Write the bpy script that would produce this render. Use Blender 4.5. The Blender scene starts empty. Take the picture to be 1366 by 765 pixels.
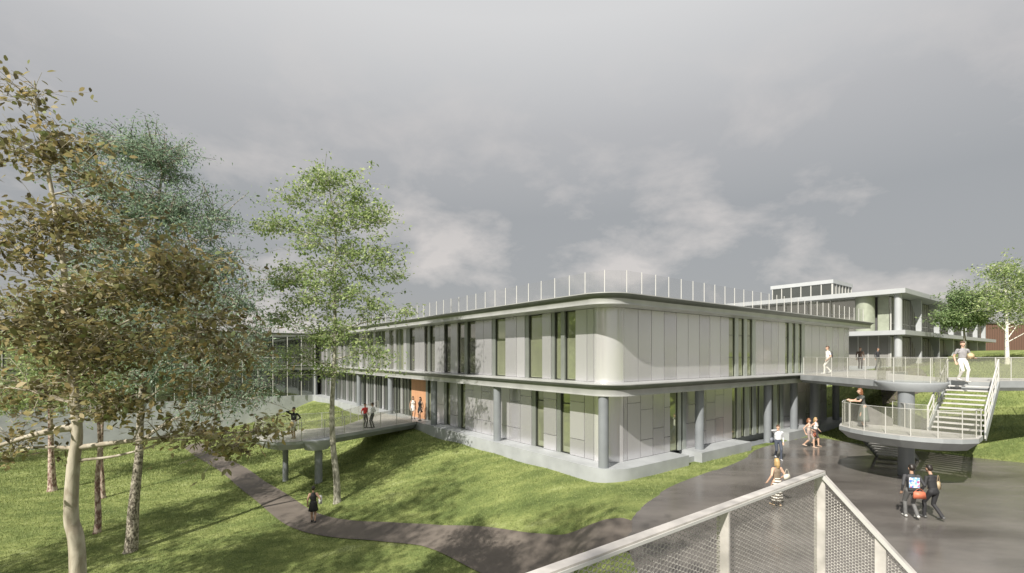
import bpy, bmesh, math, random
import numpy as np
from mathutils import Vector, Matrix
from mathutils.bvhtree import BVHTree

# ---------------------------------------------------------------- camera, world, sun, exposure
EYE = 5.2            # eye above the plaza (plaza is z = 0)
F = 626.5            # focal length in pixels of a 1366 wide frame
CX, HY = 683.0, 474.0
scene = bpy.context.scene
cam_d = bpy.data.cameras.new("camera"); cam = bpy.data.objects.new("camera", cam_d)
scene.collection.objects.link(cam)
cam.location = (0, 0, EYE); cam.rotation_euler = (math.radians(90), 0, 0)
cam_d.sensor_width = 36.0; cam_d.lens = 36.0 * F / 1366.0
cam_d.shift_y = (HY - 382.5) / 1366.0
cam_d.clip_start = 0.05; cam_d.clip_end = 6000
scene.camera = cam

SUN_EL = math.radians(41)
SD = Vector((0.55, 0.835, 0)).normalized()       # ground direction in which shadows fall
world = bpy.data.worlds.new("World"); scene.world = world; world.use_nodes = True
wt = world.node_tree; wt.nodes.clear()
def wn(t, **k):
    n = wt.nodes.new(t)
    for a, b in k.items(): setattr(n, a, b)
    return n
out = wn('ShaderNodeOutputWorld'); bg = wn('ShaderNodeBackground'); bg.inputs['Strength'].default_value = 0.1
sky = wn('ShaderNodeTexSky', sky_type='NISHITA'); sky.sun_disc = False
sky.sun_elevation = SUN_EL; sky.sun_rotation = math.atan2(-SD.x, -SD.y)
sky.dust_density = 3.0
tc = wn('ShaderNodeTexCoord'); sep = wn('ShaderNodeSeparateXYZ')
wt.links.new(tc.outputs['Generated'], sep.inputs[0])
ramp = wn('ShaderNodeValToRGB'); wt.links.new(sep.outputs['Z'], ramp.inputs[0])
e = ramp.color_ramp.elements
K = 1.0
def kc(r, g, b): return (r * K, g * K, b * K, 1)
e[0].position = 0.0; e[0].color = kc(.262, .255, .248)
e[1].position = 1.0; e[1].color = kc(.48, .48, .48)
for p, c in ((.13, (.243, .247, .250)), (.28, (.238, .244, .250)), (.42, (.31, .31, .315)), (.58, (.44, .44, .44))):
    x = e.new(p); x.color = kc(*c)
mp = wn('ShaderNodeMapping'); mp.inputs['Scale'].default_value = (1.9, 1.9, 3.6); mp.inputs['Location'].default_value = (1.7, 2.4, 0.9)
wt.links.new(tc.outputs['Generated'], mp.inputs[0])
nz = wn('ShaderNodeTexNoise'); nz.inputs['Scale'].default_value = 2.5; nz.inputs['Detail'].default_value = 11
nz.inputs['Roughness'].default_value = .58; nz.inputs['Distortion'].default_value = .2
wt.links.new(mp.outputs[0], nz.inputs['Vector'])
cr = wn('ShaderNodeValToRGB'); cr.color_ramp.elements[0].position = .47; cr.color_ramp.elements[1].position = .68
wt.links.new(nz.outputs['Fac'], cr.inputs[0])
# clouds live in the lower half of the sky
hr = wn('ShaderNodeValToRGB'); hr.color_ramp.elements[0].position = .0; hr.color_ramp.elements[0].color = (1, 1, 1, 1)
hr.color_ramp.elements[1].position = .60; hr.color_ramp.elements[1].color = (.0, .0, .0, 1)
x = hr.color_ramp.elements.new(.22); x.color = (.80, .80, .80, 1); x = hr.color_ramp.elements.new(.42); x.color = (.34, .34, .34, 1)
wt.links.new(sep.outputs['Z'], hr.inputs[0])
mul0 = wn('ShaderNodeMath', operation='MULTIPLY'); wt.links.new(cr.outputs[0], mul0.inputs[0]); wt.links.new(hr.outputs[0], mul0.inputs[1])
mul = wn('ShaderNodeMath', operation='MULTIPLY'); wt.links.new(mul0.outputs[0], mul.inputs[0]); mul.inputs[1].default_value = .85
mix = wn('ShaderNodeMix', data_type='RGBA'); wt.links.new(mul.outputs[0], mix.inputs[0])
wt.links.new(ramp.outputs[0], mix.inputs[6]); mix.inputs[7].default_value = (.49, .455, .43, 1)
sc = wn('ShaderNodeMix', data_type='RGBA', blend_type='MULTIPLY'); sc.inputs[0].default_value = 1
wt.links.new(mix.outputs[2], sc.inputs[6]); sc.inputs[7].default_value = (10.4, 10.4, 10.4, 1)
m2 = wn('ShaderNodeMix', data_type='RGBA'); m2.inputs[0].default_value = .95
wt.links.new(sky.outputs[0], m2.inputs[6]); wt.links.new(sc.outputs[2], m2.inputs[7])
wt.links.new(m2.outputs[2], bg.inputs[0]); wt.links.new(bg.outputs[0], out.inputs[0])

sun_d = bpy.data.lights.new("sun", 'SUN'); sun_d.energy = 4.6; sun_d.angle = math.radians(0.6); sun_d.color = (1, .95, .86)
sun = bpy.data.objects.new("sun", sun_d); scene.collection.objects.link(sun)
ld = Vector((SD.x * math.cos(SUN_EL), SD.y * math.cos(SUN_EL), -math.sin(SUN_EL)))
sun.rotation_euler = ld.to_track_quat('-Z', 'Y').to_euler()
scene.view_settings.view_transform = 'Standard'; scene.view_settings.look = 'None'
scene.view_settings.gamma = 1; scene.view_settings.exposure = 0.6
scene.render.engine = 'CYCLES'
scene.cycles.max_bounces = 8; scene.cycles.transparent_max_bounces = 24

R = random.Random(7)
NR = np.random.default_rng(11)
COL = scene.collection

# ---------------------------------------------------------------- materials
MATS = {}
def nodes_of(name):
    m = bpy.data.materials.new(name); m.use_nodes = True
    nt = m.node_tree; bs = nt.nodes['Principled BSDF']
    MATS[name] = m
    return m, nt, bs
def mat(name, col, rough=.6, metal=0.0, var=.12, scale=3.0, bump=0.0, bscale=None, spec=.5, rvar=0.0, stretch=(1, 1, 1), coord='Object'):
    m, nt, bs = nodes_of(name)
    tcn = nt.nodes.new('ShaderNodeTexCoord'); mpn = nt.nodes.new('ShaderNodeMapping'); mpn.inputs['Scale'].default_value = stretch
    nt.links.new(tcn.outputs[coord], mpn.inputs[0])
    n = nt.nodes.new('ShaderNodeTexNoise'); n.inputs['Scale'].default_value = scale; n.inputs['Detail'].default_value = 5
    nt.links.new(mpn.outputs[0], n.inputs['Vector'])
    r = nt.nodes.new('ShaderNodeValToRGB'); r.color_ramp.elements[0].position = .3; r.color_ramp.elements[1].position = .7
    r.color_ramp.elements[0].color = tuple(c * (1 - var) for c in col) + (1,)
    r.color_ramp.elements[1].color = tuple(min(1, c * (1 + var)) for c in col) + (1,)
    nt.links.new(n.outputs['Fac'], r.inputs[0]); nt.links.new(r.outputs[0], bs.inputs['Base Color'])
    bs.inputs['Roughness'].default_value = rough; bs.inputs['Metallic'].default_value = metal
    bs.inputs['Specular IOR Level'].default_value = spec
    if rvar:
        mr = nt.nodes.new('ShaderNodeMapRange'); mr.inputs[1].default_value = .35; mr.inputs[2].default_value = .65
        mr.inputs[3].default_value = rough - rvar; mr.inputs[4].default_value = rough + rvar
        nt.links.new(n.outputs['Fac'], mr.inputs[0]); nt.links.new(mr.outputs[0], bs.inputs['Roughness'])
    if bump:
        n2 = nt.nodes.new('ShaderNodeTexNoise'); n2.inputs['Scale'].default_value = bscale or scale * 6; n2.inputs['Detail'].default_value = 4
        nt.links.new(mpn.outputs[0], n2.inputs['Vector'])
        b = nt.nodes.new('ShaderNodeBump'); b.inputs['Strength'].default_value = bump; b.inputs['Distance'].default_value = .02
        nt.links.new(n2.outputs['Fac'], b.inputs['Height']); nt.links.new(b.outputs[0], bs.inputs['Normal'])
    return m
def glass_mirror(name, col, rough=.04, metal=.9):
    m = mat(name, col, rough, metal, var=.08, scale=.5)
    return m
def clear_glass(name, tint=(.86, .88, .84), refl=.10, veil=.06):
    m = bpy.data.materials.new(name); m.use_nodes = True; nt = m.node_tree; nt.nodes.clear()
    o = nt.nodes.new('ShaderNodeOutputMaterial'); t = nt.nodes.new('ShaderNodeBsdfTransparent'); t.inputs[0].default_value = tint + (1,)
    g = nt.nodes.new('ShaderNodeBsdfGlossy'); g.inputs['Roughness'].default_value = .05
    d = nt.nodes.new('ShaderNodeBsdfDiffuse'); d.inputs[0].default_value = (.75, .74, .68, 1)
    n = nt.nodes.new('ShaderNodeTexNoise'); n.inputs['Scale'].default_value = 1.5
    mr = nt.nodes.new('ShaderNodeMapRange'); mr.inputs[3].default_value = veil * .6; mr.inputs[4].default_value = veil * 1.4
    nt.links.new(n.outputs['Fac'], mr.inputs[0])
    a = nt.nodes.new('ShaderNodeMixShader'); a.inputs[0].default_value = refl
    nt.links.new(t.outputs[0], a.inputs[1]); nt.links.new(g.outputs[0], a.inputs[2])
    b = nt.nodes.new('ShaderNodeMixShader'); nt.links.new(mr.outputs[0], b.inputs[0])
    nt.links.new(a.outputs[0], b.inputs[1]); nt.links.new(d.outputs[0], b.inputs[2])
    nt.links.new(b.outputs[0], o.inputs[0]); MATS[name] = m
    return m
def leaf_mat(name, cols, trans=.35, rough=.5):
    m = bpy.data.materials.new(name); m.use_nodes = True; nt = m.node_tree; nt.nodes.clear()
    o = nt.nodes.new('ShaderNodeOutputMaterial'); gi = nt.nodes.new('ShaderNodeNewGeometry')
    r = nt.nodes.new('ShaderNodeValToRGB'); el = r.color_ramp.elements
    el[0].position = 0; el[0].color = cols[0] + (1,); el[1].position = 1; el[1].color = cols[-1] + (1,)
    for i, c in enumerate(cols[1:-1]):
        q = el.new((i + 1) / (len(cols) - 1)); q.color = c + (1,)
    nt.links.new(gi.outputs['Random Per Island'], r.inputs[0])
    p = nt.nodes.new('ShaderNodeBsdfPrincipled'); p.inputs['Roughness'].default_value = rough
    p.inputs['Specular IOR Level'].default_value = .35
    t = nt.nodes.new('ShaderNodeBsdfTranslucent')
    nt.links.new(r.outputs[0], p.inputs['Base Color']); nt.links.new(r.outputs[0], t.inputs[0])
    x = nt.nodes.new('ShaderNodeMixShader'); x.inputs[0].default_value = trans
    nt.links.new(p.outputs[0], x.inputs[1]); nt.links.new(t.outputs[0], x.inputs[2]); nt.links.new(x.outputs[0], o.inputs[0])
    MATS[name] = m
    return m

# brushed metal panels: faint vertical ribs and a little unevenness per panel
def panel_mat(name, col, rough, metal):
    m, nt, bs = nodes_of(name)
    gi = nt.nodes.new('ShaderNodeNewGeometry')
    r = nt.nodes.new('ShaderNodeValToRGB'); r.color_ramp.elements[0].position = 0; r.color_ramp.elements[1].position = 1.0
    r.color_ramp.elements[0].color = tuple(c * .90 for c in col) + (1,); r.color_ramp.elements[1].color = tuple(min(1, c * 1.05) for c in col) + (1,)
    nt.links.new(gi.outputs['Random Per Island'], r.inputs[0]); nt.links.new(r.outputs[0], bs.inputs['Base Color'])
    mr = nt.nodes.new('ShaderNodeMapRange'); mr.inputs[3].default_value = rough - .04; mr.inputs[4].default_value = rough + .06
    nt.links.new(gi.outputs['Random Per Island'], mr.inputs[0]); nt.links.new(mr.outputs[0], bs.inputs['Roughness'])
    bs.inputs['Metallic'].default_value = metal
    return m
panel_mat('panel', (.70, .69, .715), .27, .68)
panel_mat('panel_corner', (.76, .75, .765), .2, .6)
mat('backing', (.10, .10, .10), .8)
mat('fascia_shade', (.13, .145, .12), .4, .3, var=.15, scale=1.2)  # shade beneath the projecting lips, put into the fascia colour
mat('fascia', (.47, .475, .47), .38, .35, var=.10, scale=1.2, bump=.08, bscale=9)
mat('soffit', (.62, .62, .60), .6, var=.06)
mat('concrete', (.36, .38, .40), .55, var=.10, scale=1.5, bump=.15, bscale=40)
mat('plinth', (.34, .355, .365), .5, var=.12, scale=1.1, bump=.15, bscale=35)
mat('column', (.21, .225, .24), .42, var=.08, scale=2)
mat('white_metal', (.52, .515, .49), .4, .1, var=.04)
mat('dark_frame', (.018, .02, .018), .35, var=.1)
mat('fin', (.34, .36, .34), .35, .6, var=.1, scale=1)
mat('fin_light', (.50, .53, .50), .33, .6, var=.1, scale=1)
mat('reveal', (.17, .175, .18), .45, .3, var=.15)
glass_mirror('win_green', (.42, .445, .31), .04, .66)
glass_mirror('win_light', (.50, .49, .46), .06, .5)
glass_mirror('win_dark', (.20, .215, .20), .04, .9)
glass_mirror('win_grey', (.36, .36, .32), .05, .75)
mat('wood_door', (.50, .27, .15), .5, var=.15, scale=2, stretch=(6, 6, .4))
mat('roofing', (.25, .25, .24), .9)
mat('blue_white', (.41, .425, .435), .45, var=.05, scale=1)
mat('pale_green', (.36, .39, .31), .4, .2, var=.1)
mat('floor_deck', (.40, .39, .37), .55, var=.12, scale=2, bump=.1)
mat('steel_deck', (.36, .38, .39), .45, .25, var=.12, scale=1.5)
mat('galv', (.56, .53, .50), .42, .3, var=.28, scale=9, bump=.05, rvar=.1)
mat('galv_mesh', (.46, .44, .41), .45, .3, var=.2, scale=30)
mat('stringer', (.13, .135, .14), .45, .4)
mat('tread', (.55, .54, .53), .5, .2)
clear_glass('rail_glass', (.92, .92, .90), refl=.05, veil=.06)
clear_glass('roof_glass', (.96, .96, .96), .02, .02)
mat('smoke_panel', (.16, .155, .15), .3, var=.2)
# brown boarded wall
m, nt, bs = nodes_of('boards')
tcn = nt.nodes.new('ShaderNodeTexCoord'); wv = nt.nodes.new('ShaderNodeTexWave'); wv.inputs['Scale'].default_value = 1.1; wv.bands_direction = 'X'
wv.inputs['Distortion'].default_value = .3
nt.links.new(tcn.outputs['Object'], wv.inputs['Vector'])
r = nt.nodes.new('ShaderNodeValToRGB'); r.color_ramp.elements[0].position = .05; r.color_ramp.elements[0].color = (.06, .035, .026, 1)
r.color_ramp.elements[1].position = .3; r.color_ramp.elements[1].color = (.17, .095, .07, 1)
nt.links.new(wv.outputs['Fac'], r.inputs[0]); nt.links.new(r.outputs[0], bs.inputs['Base Color']); bs.inputs['Roughness'].default_value = .7

# lawn
m, nt, bs = nodes_of('lawn')
tcn = nt.nodes.new('ShaderNodeTexCoord')
n1 = nt.nodes.new('ShaderNodeTexNoise'); n1.inputs['Scale'].default_value = .42; n1.inputs['Detail'].default_value = 6; n1.inputs['Roughness'].default_value = .65
mpn = nt.nodes.new('ShaderNodeMapping'); mpn.inputs['Scale'].default_value = (1, 2.2, 1); mpn.inputs['Rotation'].default_value = (0, 0, .35)
nt.links.new(tcn.outputs['Object'], mpn.inputs[0]); nt.links.new(mpn.outputs[0], n1.inputs['Vector'])
n2 = nt.nodes.new('ShaderNodeTexNoise'); n2.inputs['Scale'].default_value = 9; n2.inputs['Detail'].default_value = 6; n2.inputs['Roughness'].default_value = .8
nt.links.new(mpn.outputs[0], n2.inputs['Vector'])
ad = nt.nodes.new('ShaderNodeMath'); ad.operation = 'MULTIPLY_ADD'; ad.inputs[1].default_value = .55
nt.links.new(n2.outputs['Fac'], ad.inputs[0]); nt.links.new(n1.outputs['Fac'], ad.inputs[2])
r = nt.nodes.new('ShaderNodeValToRGB'); el = r.color_ramp.elements
el[0].position = .55; el[0].color = (.085, .12, .038, 1); el[1].position = 1.0; el[1].color = (.37, .42, .19, 1)
q = el.new(.74); q.color = (.17, .215, .07, 1); q = el.new(.86); q.color = (.27, .31, .105, 1)
nt.links.new(ad.outputs[0], r.inputs[0]); nt.links.new(r.outputs[0], bs.inputs['Base Color']); bs.inputs['Roughness'].default_value = .9
bs.inputs['Specular IOR Level'].default_value = .2
b = nt.nodes.new('ShaderNodeBump'); b.inputs['Strength'].default_value = .8; b.inputs['Distance'].default_value = .12
nt.links.new(n2.outputs['Fac'], b.inputs['Height']); nt.links.new(b.outputs[0], bs.inputs['Normal'])
leaf_mat('grass_blade', [(.16, .205, .07), (.225, .275, .092), (.29, .335, .12), (.36, .39, .17)], .3, .6)

# damp paving: streaky, part polished
def paving(name, c0, c1, r0, r1, sc_):
    m, nt, bs = nodes_of(name)
    tcn = nt.nodes.new('ShaderNodeTexCoord'); mpn = nt.nodes.new('ShaderNodeMapping')
    mpn.inputs['Rotation'].default_value = (0, 0, .64); mpn.inputs['Scale'].default_value = (.5, 1.3, 1)
    nt.links.new(tcn.outputs['Object'], mpn.inputs[0])
    n = nt.nodes.new('ShaderNodeTexNoise'); n.inputs['Scale'].default_value = sc_; n.inputs['Detail'].default_value = 7; n.inputs['Roughness'].default_value = .6
    nt.links.new(mpn.outputs[0], n.inputs['Vector'])
    f = nt.nodes.new('ShaderNodeTexNoise'); f.inputs['Scale'].default_value = 60; f.inputs['Detail'].default_value = 3
    nt.links.new(tcn.outputs['Object'], f.inputs['Vector'])
    ad = nt.nodes.new('ShaderNodeMath'); ad.operation = 'MULTIPLY_ADD'; ad.inputs[1].default_value = .25
    nt.links.new(f.outputs['Fac'], ad.inputs[0]); nt.links.new(n.outputs['Fac'], ad.inputs[2])
    r = nt.nodes.new('ShaderNodeValToRGB'); r.color_ramp.elements[0].position = .42; r.color_ramp.elements[1].position = .82
    r.color_ramp.elements[0].color = c0 + (1,); r.color_ramp.elements[1].color = c1 + (1,)
    nt.links.new(ad.outputs[0], r.inputs[0]); nt.links.new(r.outputs[0], bs.inputs['Base Color'])
    mr = nt.nodes.new('ShaderNodeMapRange'); mr.inputs[1].default_value = .35; mr.inputs[2].default_value = .62
    mr.inputs[3].default_value = r0; mr.inputs[4].default_value = r1
    nt.links.new(n.outputs['Fac'], mr.inputs[0]); nt.links.new(mr.outputs[0], bs.inputs['Roughness'])
    b = nt.nodes.new('ShaderNodeBump'); b.inputs['Strength'].default_value = .12; b.inputs['Distance'].default_value = .01
    nt.links.new(f.outputs['Fac'], b.inputs['Height']); nt.links.new(b.outputs[0], bs.inputs['Normal'])
paving('plaza', (.085, .077, .072), (.175, .16, .148), .04, .26, .45)
paving('path', (.082, .068, .058), (.15, .128, .108), .6, .85, .8)

def bark(name, c0, c1, scale, stretch=(1, 1, .35), p=(.4, .6), bump=.5):
    m, nt, bs = nodes_of(name)
    tcn = nt.nodes.new('ShaderNodeTexCoord'); mpn = nt.nodes.new('ShaderNodeMapping'); mpn.inputs['Scale'].default_value = stretch
    nt.links.new(tcn.outputs['Object'], mpn.inputs[0])
    n = nt.nodes.new('ShaderNodeTexNoise'); n.inputs['Scale'].default_value = scale; n.inputs['Detail'].default_value = 6; n.inputs['Distortion'].default_value = .6
    nt.links.new(mpn.outputs[0], n.inputs['Vector'])
    r = nt.nodes.new('ShaderNodeValToRGB'); r.color_ramp.elements[0].position = p[0]; r.color_ramp.elements[1].position = p[1]
    r.color_ramp.elements[0].color = c0 + (1,); r.color_ramp.elements[1].color = c1 + (1,)
    nt.links.new(n.outputs['Fac'], r.inputs[0]); nt.links.new(r.outputs[0], bs.inputs['Base Color']); bs.inputs['Roughness'].default_value = .85
    b = nt.nodes.new('ShaderNodeBump'); b.inputs['Strength'].default_value = bump; b.inputs['Distance'].default_value = .03
    nt.links.new(n.outputs['Fac'], b.inputs['Height']); nt.links.new(b.outputs[0], bs.inputs['Normal'])
bark('bark_pale', (.30, .26, .20), (.46, .42, .34), 7)
bark('bark_ridged', (.10, .085, .065), (.42, .38, .31), 14, (1, 1, .6), (.42, .58), .9)
bark('bark_red', (.17, .095, .08), (.50, .40, .34), 9, (1, 1, .5), (.42, .56))
bark('bark_birch', (.05, .045, .04), (.72, .70, .64), 8, (1, 1, 2.4), (.34, .42), .2)
bark('bark_grey', (.20, .19, .15), (.44, .42, .35), 10)

# ---------------------------------------------------------------- object helpers
def link(o, parent=None):
    COL.objects.link(o)
    if parent is not None: o.parent = parent
    return o
def tag(o, label=None, cat=None, group=None, kind=None):
    if label: o['label'] = label
    if cat: o['category'] = cat
    if group: o['group'] = group
    if kind: o['kind'] = kind
    return o
def empty(name, loc=(0, 0, 0), rz=0.0):
    o = bpy.data.objects.new(name, None); o.location = loc; o.rotation_euler = (0, 0, rz); o.empty_display_size = .3
    return link(o)
def mesh_obj(name, verts, faces, m, parent=None, smooth=False, recalc=True):
    me = bpy.data.meshes.new(name); me.from_pydata(verts, [], faces)
    ms = m if isinstance(m, (list, tuple)) else [m]
    for q in ms: me.materials.append(MATS[q] if isinstance(q, str) else q)
    if recalc:
        bm = bmesh.new(); bm.from_mesh(me); bmesh.ops.recalc_face_normals(bm, faces=bm.faces); bm.to_mesh(me); bm.free()
    if smooth:
        me.polygons.foreach_set('use_smooth', [True] * len(me.polygons))
    me.update()
    return link(bpy.data.objects.new(name, me), parent)
def np_mesh(name, V, Q, m, parent=None, nv=4, smooth=False):
    me = bpy.data.meshes.new(name); n = len(Q)
    me.vertices.add(len(V)); me.vertices.foreach_set('co', np.asarray(V, dtype=np.float32).ravel())
    me.loops.add(n * nv); me.loops.foreach_set('vertex_index', np.asarray(Q, dtype=np.int32).ravel())
    me.polygons.add(n); me.polygons.foreach_set('loop_start', np.arange(0, n * nv, nv, dtype=np.int32))
    me.polygons.foreach_set('loop_total', np.full(n, nv, dtype=np.int32))
    if smooth: me.polygons.foreach_set('use_smooth', np.ones(n, dtype=bool))
    me.materials.append(MATS[m]); me.update(calc_edges=True); me.validate()
    return link(bpy.data.objects.new(name, me), parent)

class MB:
    def __init__(s): s.v = []; s.f = []; s.sm = False
    def add(s, vs, fs):
        b = len(s.v); s.v += [tuple(p) for p in vs]; s.f += [tuple(b + i for i in f) for f in fs]; return s
    def box(s, x0, x1, y0, y1, z0, z1):
        return s.add([(x0, y0, z0), (x1, y0, z0), (x1, y1, z0), (x0, y1, z0), (x0, y0, z1), (x1, y0, z1), (x1, y1, z1), (x0, y1, z1)],
                     [(0, 3, 2, 1), (4, 5, 6, 7), (0, 1, 5, 4), (1, 2, 6, 5), (2, 3, 7, 6), (3, 0, 4, 7)])
    def bar(s, p, q, w, h, up=(0, 0, 1)):
        p = Vector(p); q = Vector(q); d = (q - p).normalized(); up = Vector(up)
        if abs(d.dot(up)) > .98: up = Vector((0.8, 0.6, 0))
        a = d.cross(up).normalized() * (w / 2); b = a.cross(d).normalized() * (h / 2)
        vs = [p - a - b, p + a - b, p + a + b, p - a + b, q - a - b, q + a - b, q + a + b, q - a + b]
        return s.add(vs, [(0, 3, 2, 1), (4, 5, 6, 7), (0, 1, 5, 4), (1, 2, 6, 5), (2, 3, 7, 6), (3, 0, 4, 7)])
    def tube(s, pts, rads, n=8, cap=True):
        pts = [Vector(p) for p in pts]
        if not isinstance(rads, (list, tuple)): rads = [rads] * len(pts)
        rings = []; prev = None
        for i, p in enumerate(pts):
            d = (pts[min(i + 1, len(pts) - 1)] - pts[max(i - 1, 0)])
            if d.length < 1e-9: d = Vector((0, 0, 1))
            d.normalize()
            if prev is None:
                a = d.orthogonal().normalized()
            else:
                a = (prev - d * prev.dot(d))
                a = a.normalized() if a.length > 1e-6 else d.orthogonal().normalized()
            prev = a; b = d.cross(a)
            rings.append([p + (a * math.cos(2 * math.pi * k / n) + b * math.sin(2 * math.pi * k / n)) * rads[i] for k in range(n)])
        base = len(s.v); vs = [q for r_ in rings for q in r_]; fs = []
        for i in range(len(rings) - 1):
            for k in range(n):
                fs.append((i * n + k, i * n + (k + 1) % n, (i + 1) * n + (k + 1) % n, (i + 1) * n + k))
        if cap:
            fs.append(tuple(range(n - 1, -1, -1))); fs.append(tuple((len(rings) - 1) * n + k for k in range(n)))
        return s.add(vs, fs)
    def cyl(s, x, y, z0, z1, r, r1=None, n=24):
        return s.tube([(x, y, z0), (x, y, z1)], [r, r if r1 is None else r1], n)
    def build(s, name, m, parent=None, smooth=False):
        return mesh_obj(name, s.v, s.f, m, parent, smooth)
def smooth_by_angle(o, deg=40):
    me = o.data
    me.polygons.foreach_set('use_smooth', [True] * len(me.polygons))
    bm = bmesh.new(); bm.from_mesh(me)
    for ed in bm.edges:
        if len(ed.link_faces) == 2 and ed.calc_face_angle(0) > math.radians(deg): ed.smooth = False
    bm.to_mesh(me); bm.free()
    return o
def prism(poly, z0, z1):
    n = len(poly); mb = MB()
    mb.add([(p[0], p[1], z0) for p in poly] + [(p[0], p[1], z1) for p in poly],
           [tuple(range(n - 1, -1, -1)), tuple(range(n, 2 * n))] + [(i, (i + 1) % n, n + (i + 1) % n, n + i) for i in range(n)])
    return mb
def copy_tree(o, parent=None):
    c = o.copy(); COL.objects.link(c)
    if parent is not None: c.parent = parent
    for ch in list(o.children): copy_tree(ch, c)
    return c

def at(px, py, zr):                 # point at height zr (relative to the eye) seen at a photo position
    Y = -zr * F / (py - HY); return ((px - CX) / F * Y, Y)
def ray(px, Y): return (px - CX) / F * Y
def zat(py, Y): return EYE + (HY - py) / F * Y

# building frame: U along the right facade, V along the left one
O = (4.0, 18.8)
TH = math.atan2(.6, .8)
def uvw(u, v): return (O[0] + .8 * u - .6 * v, O[1] + .6 * u + .8 * v)
def toUV(X, Y):
    x, y = X - O[0], Y - O[1]; return (.8 * x + .6 * y, -.6 * x + .8 * y)
def u_of(px, v, o=O):
    k = (px - CX) / F; return (k * (o[1] + .8 * v) - o[0] + .6 * v) / (.8 - .6 * k)
def v_of(px, u, o=O):
    k = (px - CX) / F; return (o[0] + .8 * u - k * (o[1] + .6 * u)) / (.6 + .8 * k)

# ---------------------------------------------------------------- terrain
PLAZA = [(5.0, 17.4), (6.2, 18.9), (8.4, 20.4), (11.6, 23.2), (12.9, 25.2), (13.5, 25.9), (17.9, 29.3), (19.6, 30.0), (19.9, 28.0),
         (22.0, 25.9), (24.7, 22.7), (30, 19.5), (42, 16), (42, -14), (6, -14), (3.4, -6), (3.0, 6), (2.9, 9.5), (3.0, 12.0), (3.3, 13.2),
         (3.7, 14.6), (4.2, 15.9)]
def smooth_poly(P, keep=()):
    Q_ = []; n = len(P)
    for i in range(n):
        a, b, c, d = [np.array(P[(i + k) % n], float) for k in (-1, 0, 1, 2)]
        for k in range(6):
            t = k / 6; q = .5 * ((2 * b) + (-a + c) * t + (2 * a - 5 * b + 4 * c - d) * t * t + (-a + 3 * b - 3 * c + d) * t ** 3); Q_.append((float(q[0]), float(q[1])))
    return Q_
PLAZA_RAW = PLAZA; PLAZA = smooth_poly([(5.0, 16.9), (6.3, 18.6), (8.4, 20.6), (11.0, 22.9), (12.9, 25.2), (13.9, 26.3), (17.9, 29.3), (19.4, 29.6), (20.3, 27.6), (22.0, 25.6), (24.7, 22.7), (30, 19.5), (42, 16), (42, -14), (6, -14), (3.4, -6), (3.0, 6), (2.9, 9.5), (3.0, 12.0), (3.3, 13.6), (4.0, 15.3)])
cps = []
def cp(X, Y, z): cps.append((X, Y, z))
for v in (-0.1, 4, 8, 12, 17, 22, 28, 35, 42, 45.5):
    cp(*uvw(0, v), -5.25); cp(*uvw(3, v), -5.3)
    if v > 3: cp(*uvw(14, v), -5.3)
for u in (2, 4.5, 7, 10, 14, 18, 22, 25): cp(*uvw(u, 0), -5.2)
for v, z in ((19, -5.45), (25, -5.35), (33, -5.3), (40, -5.3)): cp(*uvw(-2.2, v), z)
cp(*uvw(-1.5, 8), -5.7); cp(*uvw(-1.5, 3), -5.55); cp(*uvw(-1.5, 14), -5.75)
cp(*uvw(-4, 45.5), -7.1); cp(*uvw(-1.2, 45.5), -5.8); cp(*uvw(-8, 45.5), -7.7); cp(*uvw(-15, 45.5), -8.1); cp(*uvw(-26, 45.5), -8.3); cp(*uvw(-36, 45.5), -8.5)
cp(-12, 31.5, -7.0); cp(-10.7, 26, -7.25); cp(-8.7, 23.3, -7.3); cp(-14, 35, -6.7); cp(-18, 40, -7.3); cp(-8, 28, -6.75)
cp(-15.5, 47, -5.75); cp(-12.5, 40, -5.75)
for px, py, z in ((300, 618, -7.9), (347, 645, -7.8), (410, 690, -7.7), (446, 702, -7.6), (520, 712, -7.45), (600, 718, -7.2), (690, 760, -6.85), (640, 735, -7.0),
                  (500, 765, -7.7), (600, 765, -7.4), (380, 765, -8.0), (0, 765, -8.7), (174, 735, -8.3), (129, 711, -8.4), (70, 655, -8.5), (137, 665, -8.45),
                  (250, 700, -8.15), (0, 600, -8.6), (200, 640, -8.2), (250, 610, -8.1)):
    cp(*at(px, py, z), z)
for p in ((0, 10, -7.0), (-8, 8, -8.4), (-14, 6, -8.8), (-30, 10, -9), (-60, 20, -7), (-90, 40, -3), (-60, -20, -5), (-8, -5, -7.6), (0, -10, -7), (0, -30, -4),
          (-20, -30, -5), (-50, 60, -8), (-90, 90, -3), (-40, 90, -4), (0, 90, -2), (60, 100, -1), (110, 60, 0), (140, 0, 2), (100, -40, 3), (40, -50, 0), (-10, -70, 0),
          (46, 8, -4.2), (50, 18, -2.6), (55, -10, -3), (40, 24, -3.2), (60, 30, -.8)): cp(*p)
for p in PLAZA_RAW[-5:-2]: cp(p[0] - 1.2, p[1], -5.6)
cp(2.3, 14.2, -6.1); cp(.2, 15.9, -6.75); cp(-.5, 11, -7.0); cp(1.2, 13, -6.6)
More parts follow.
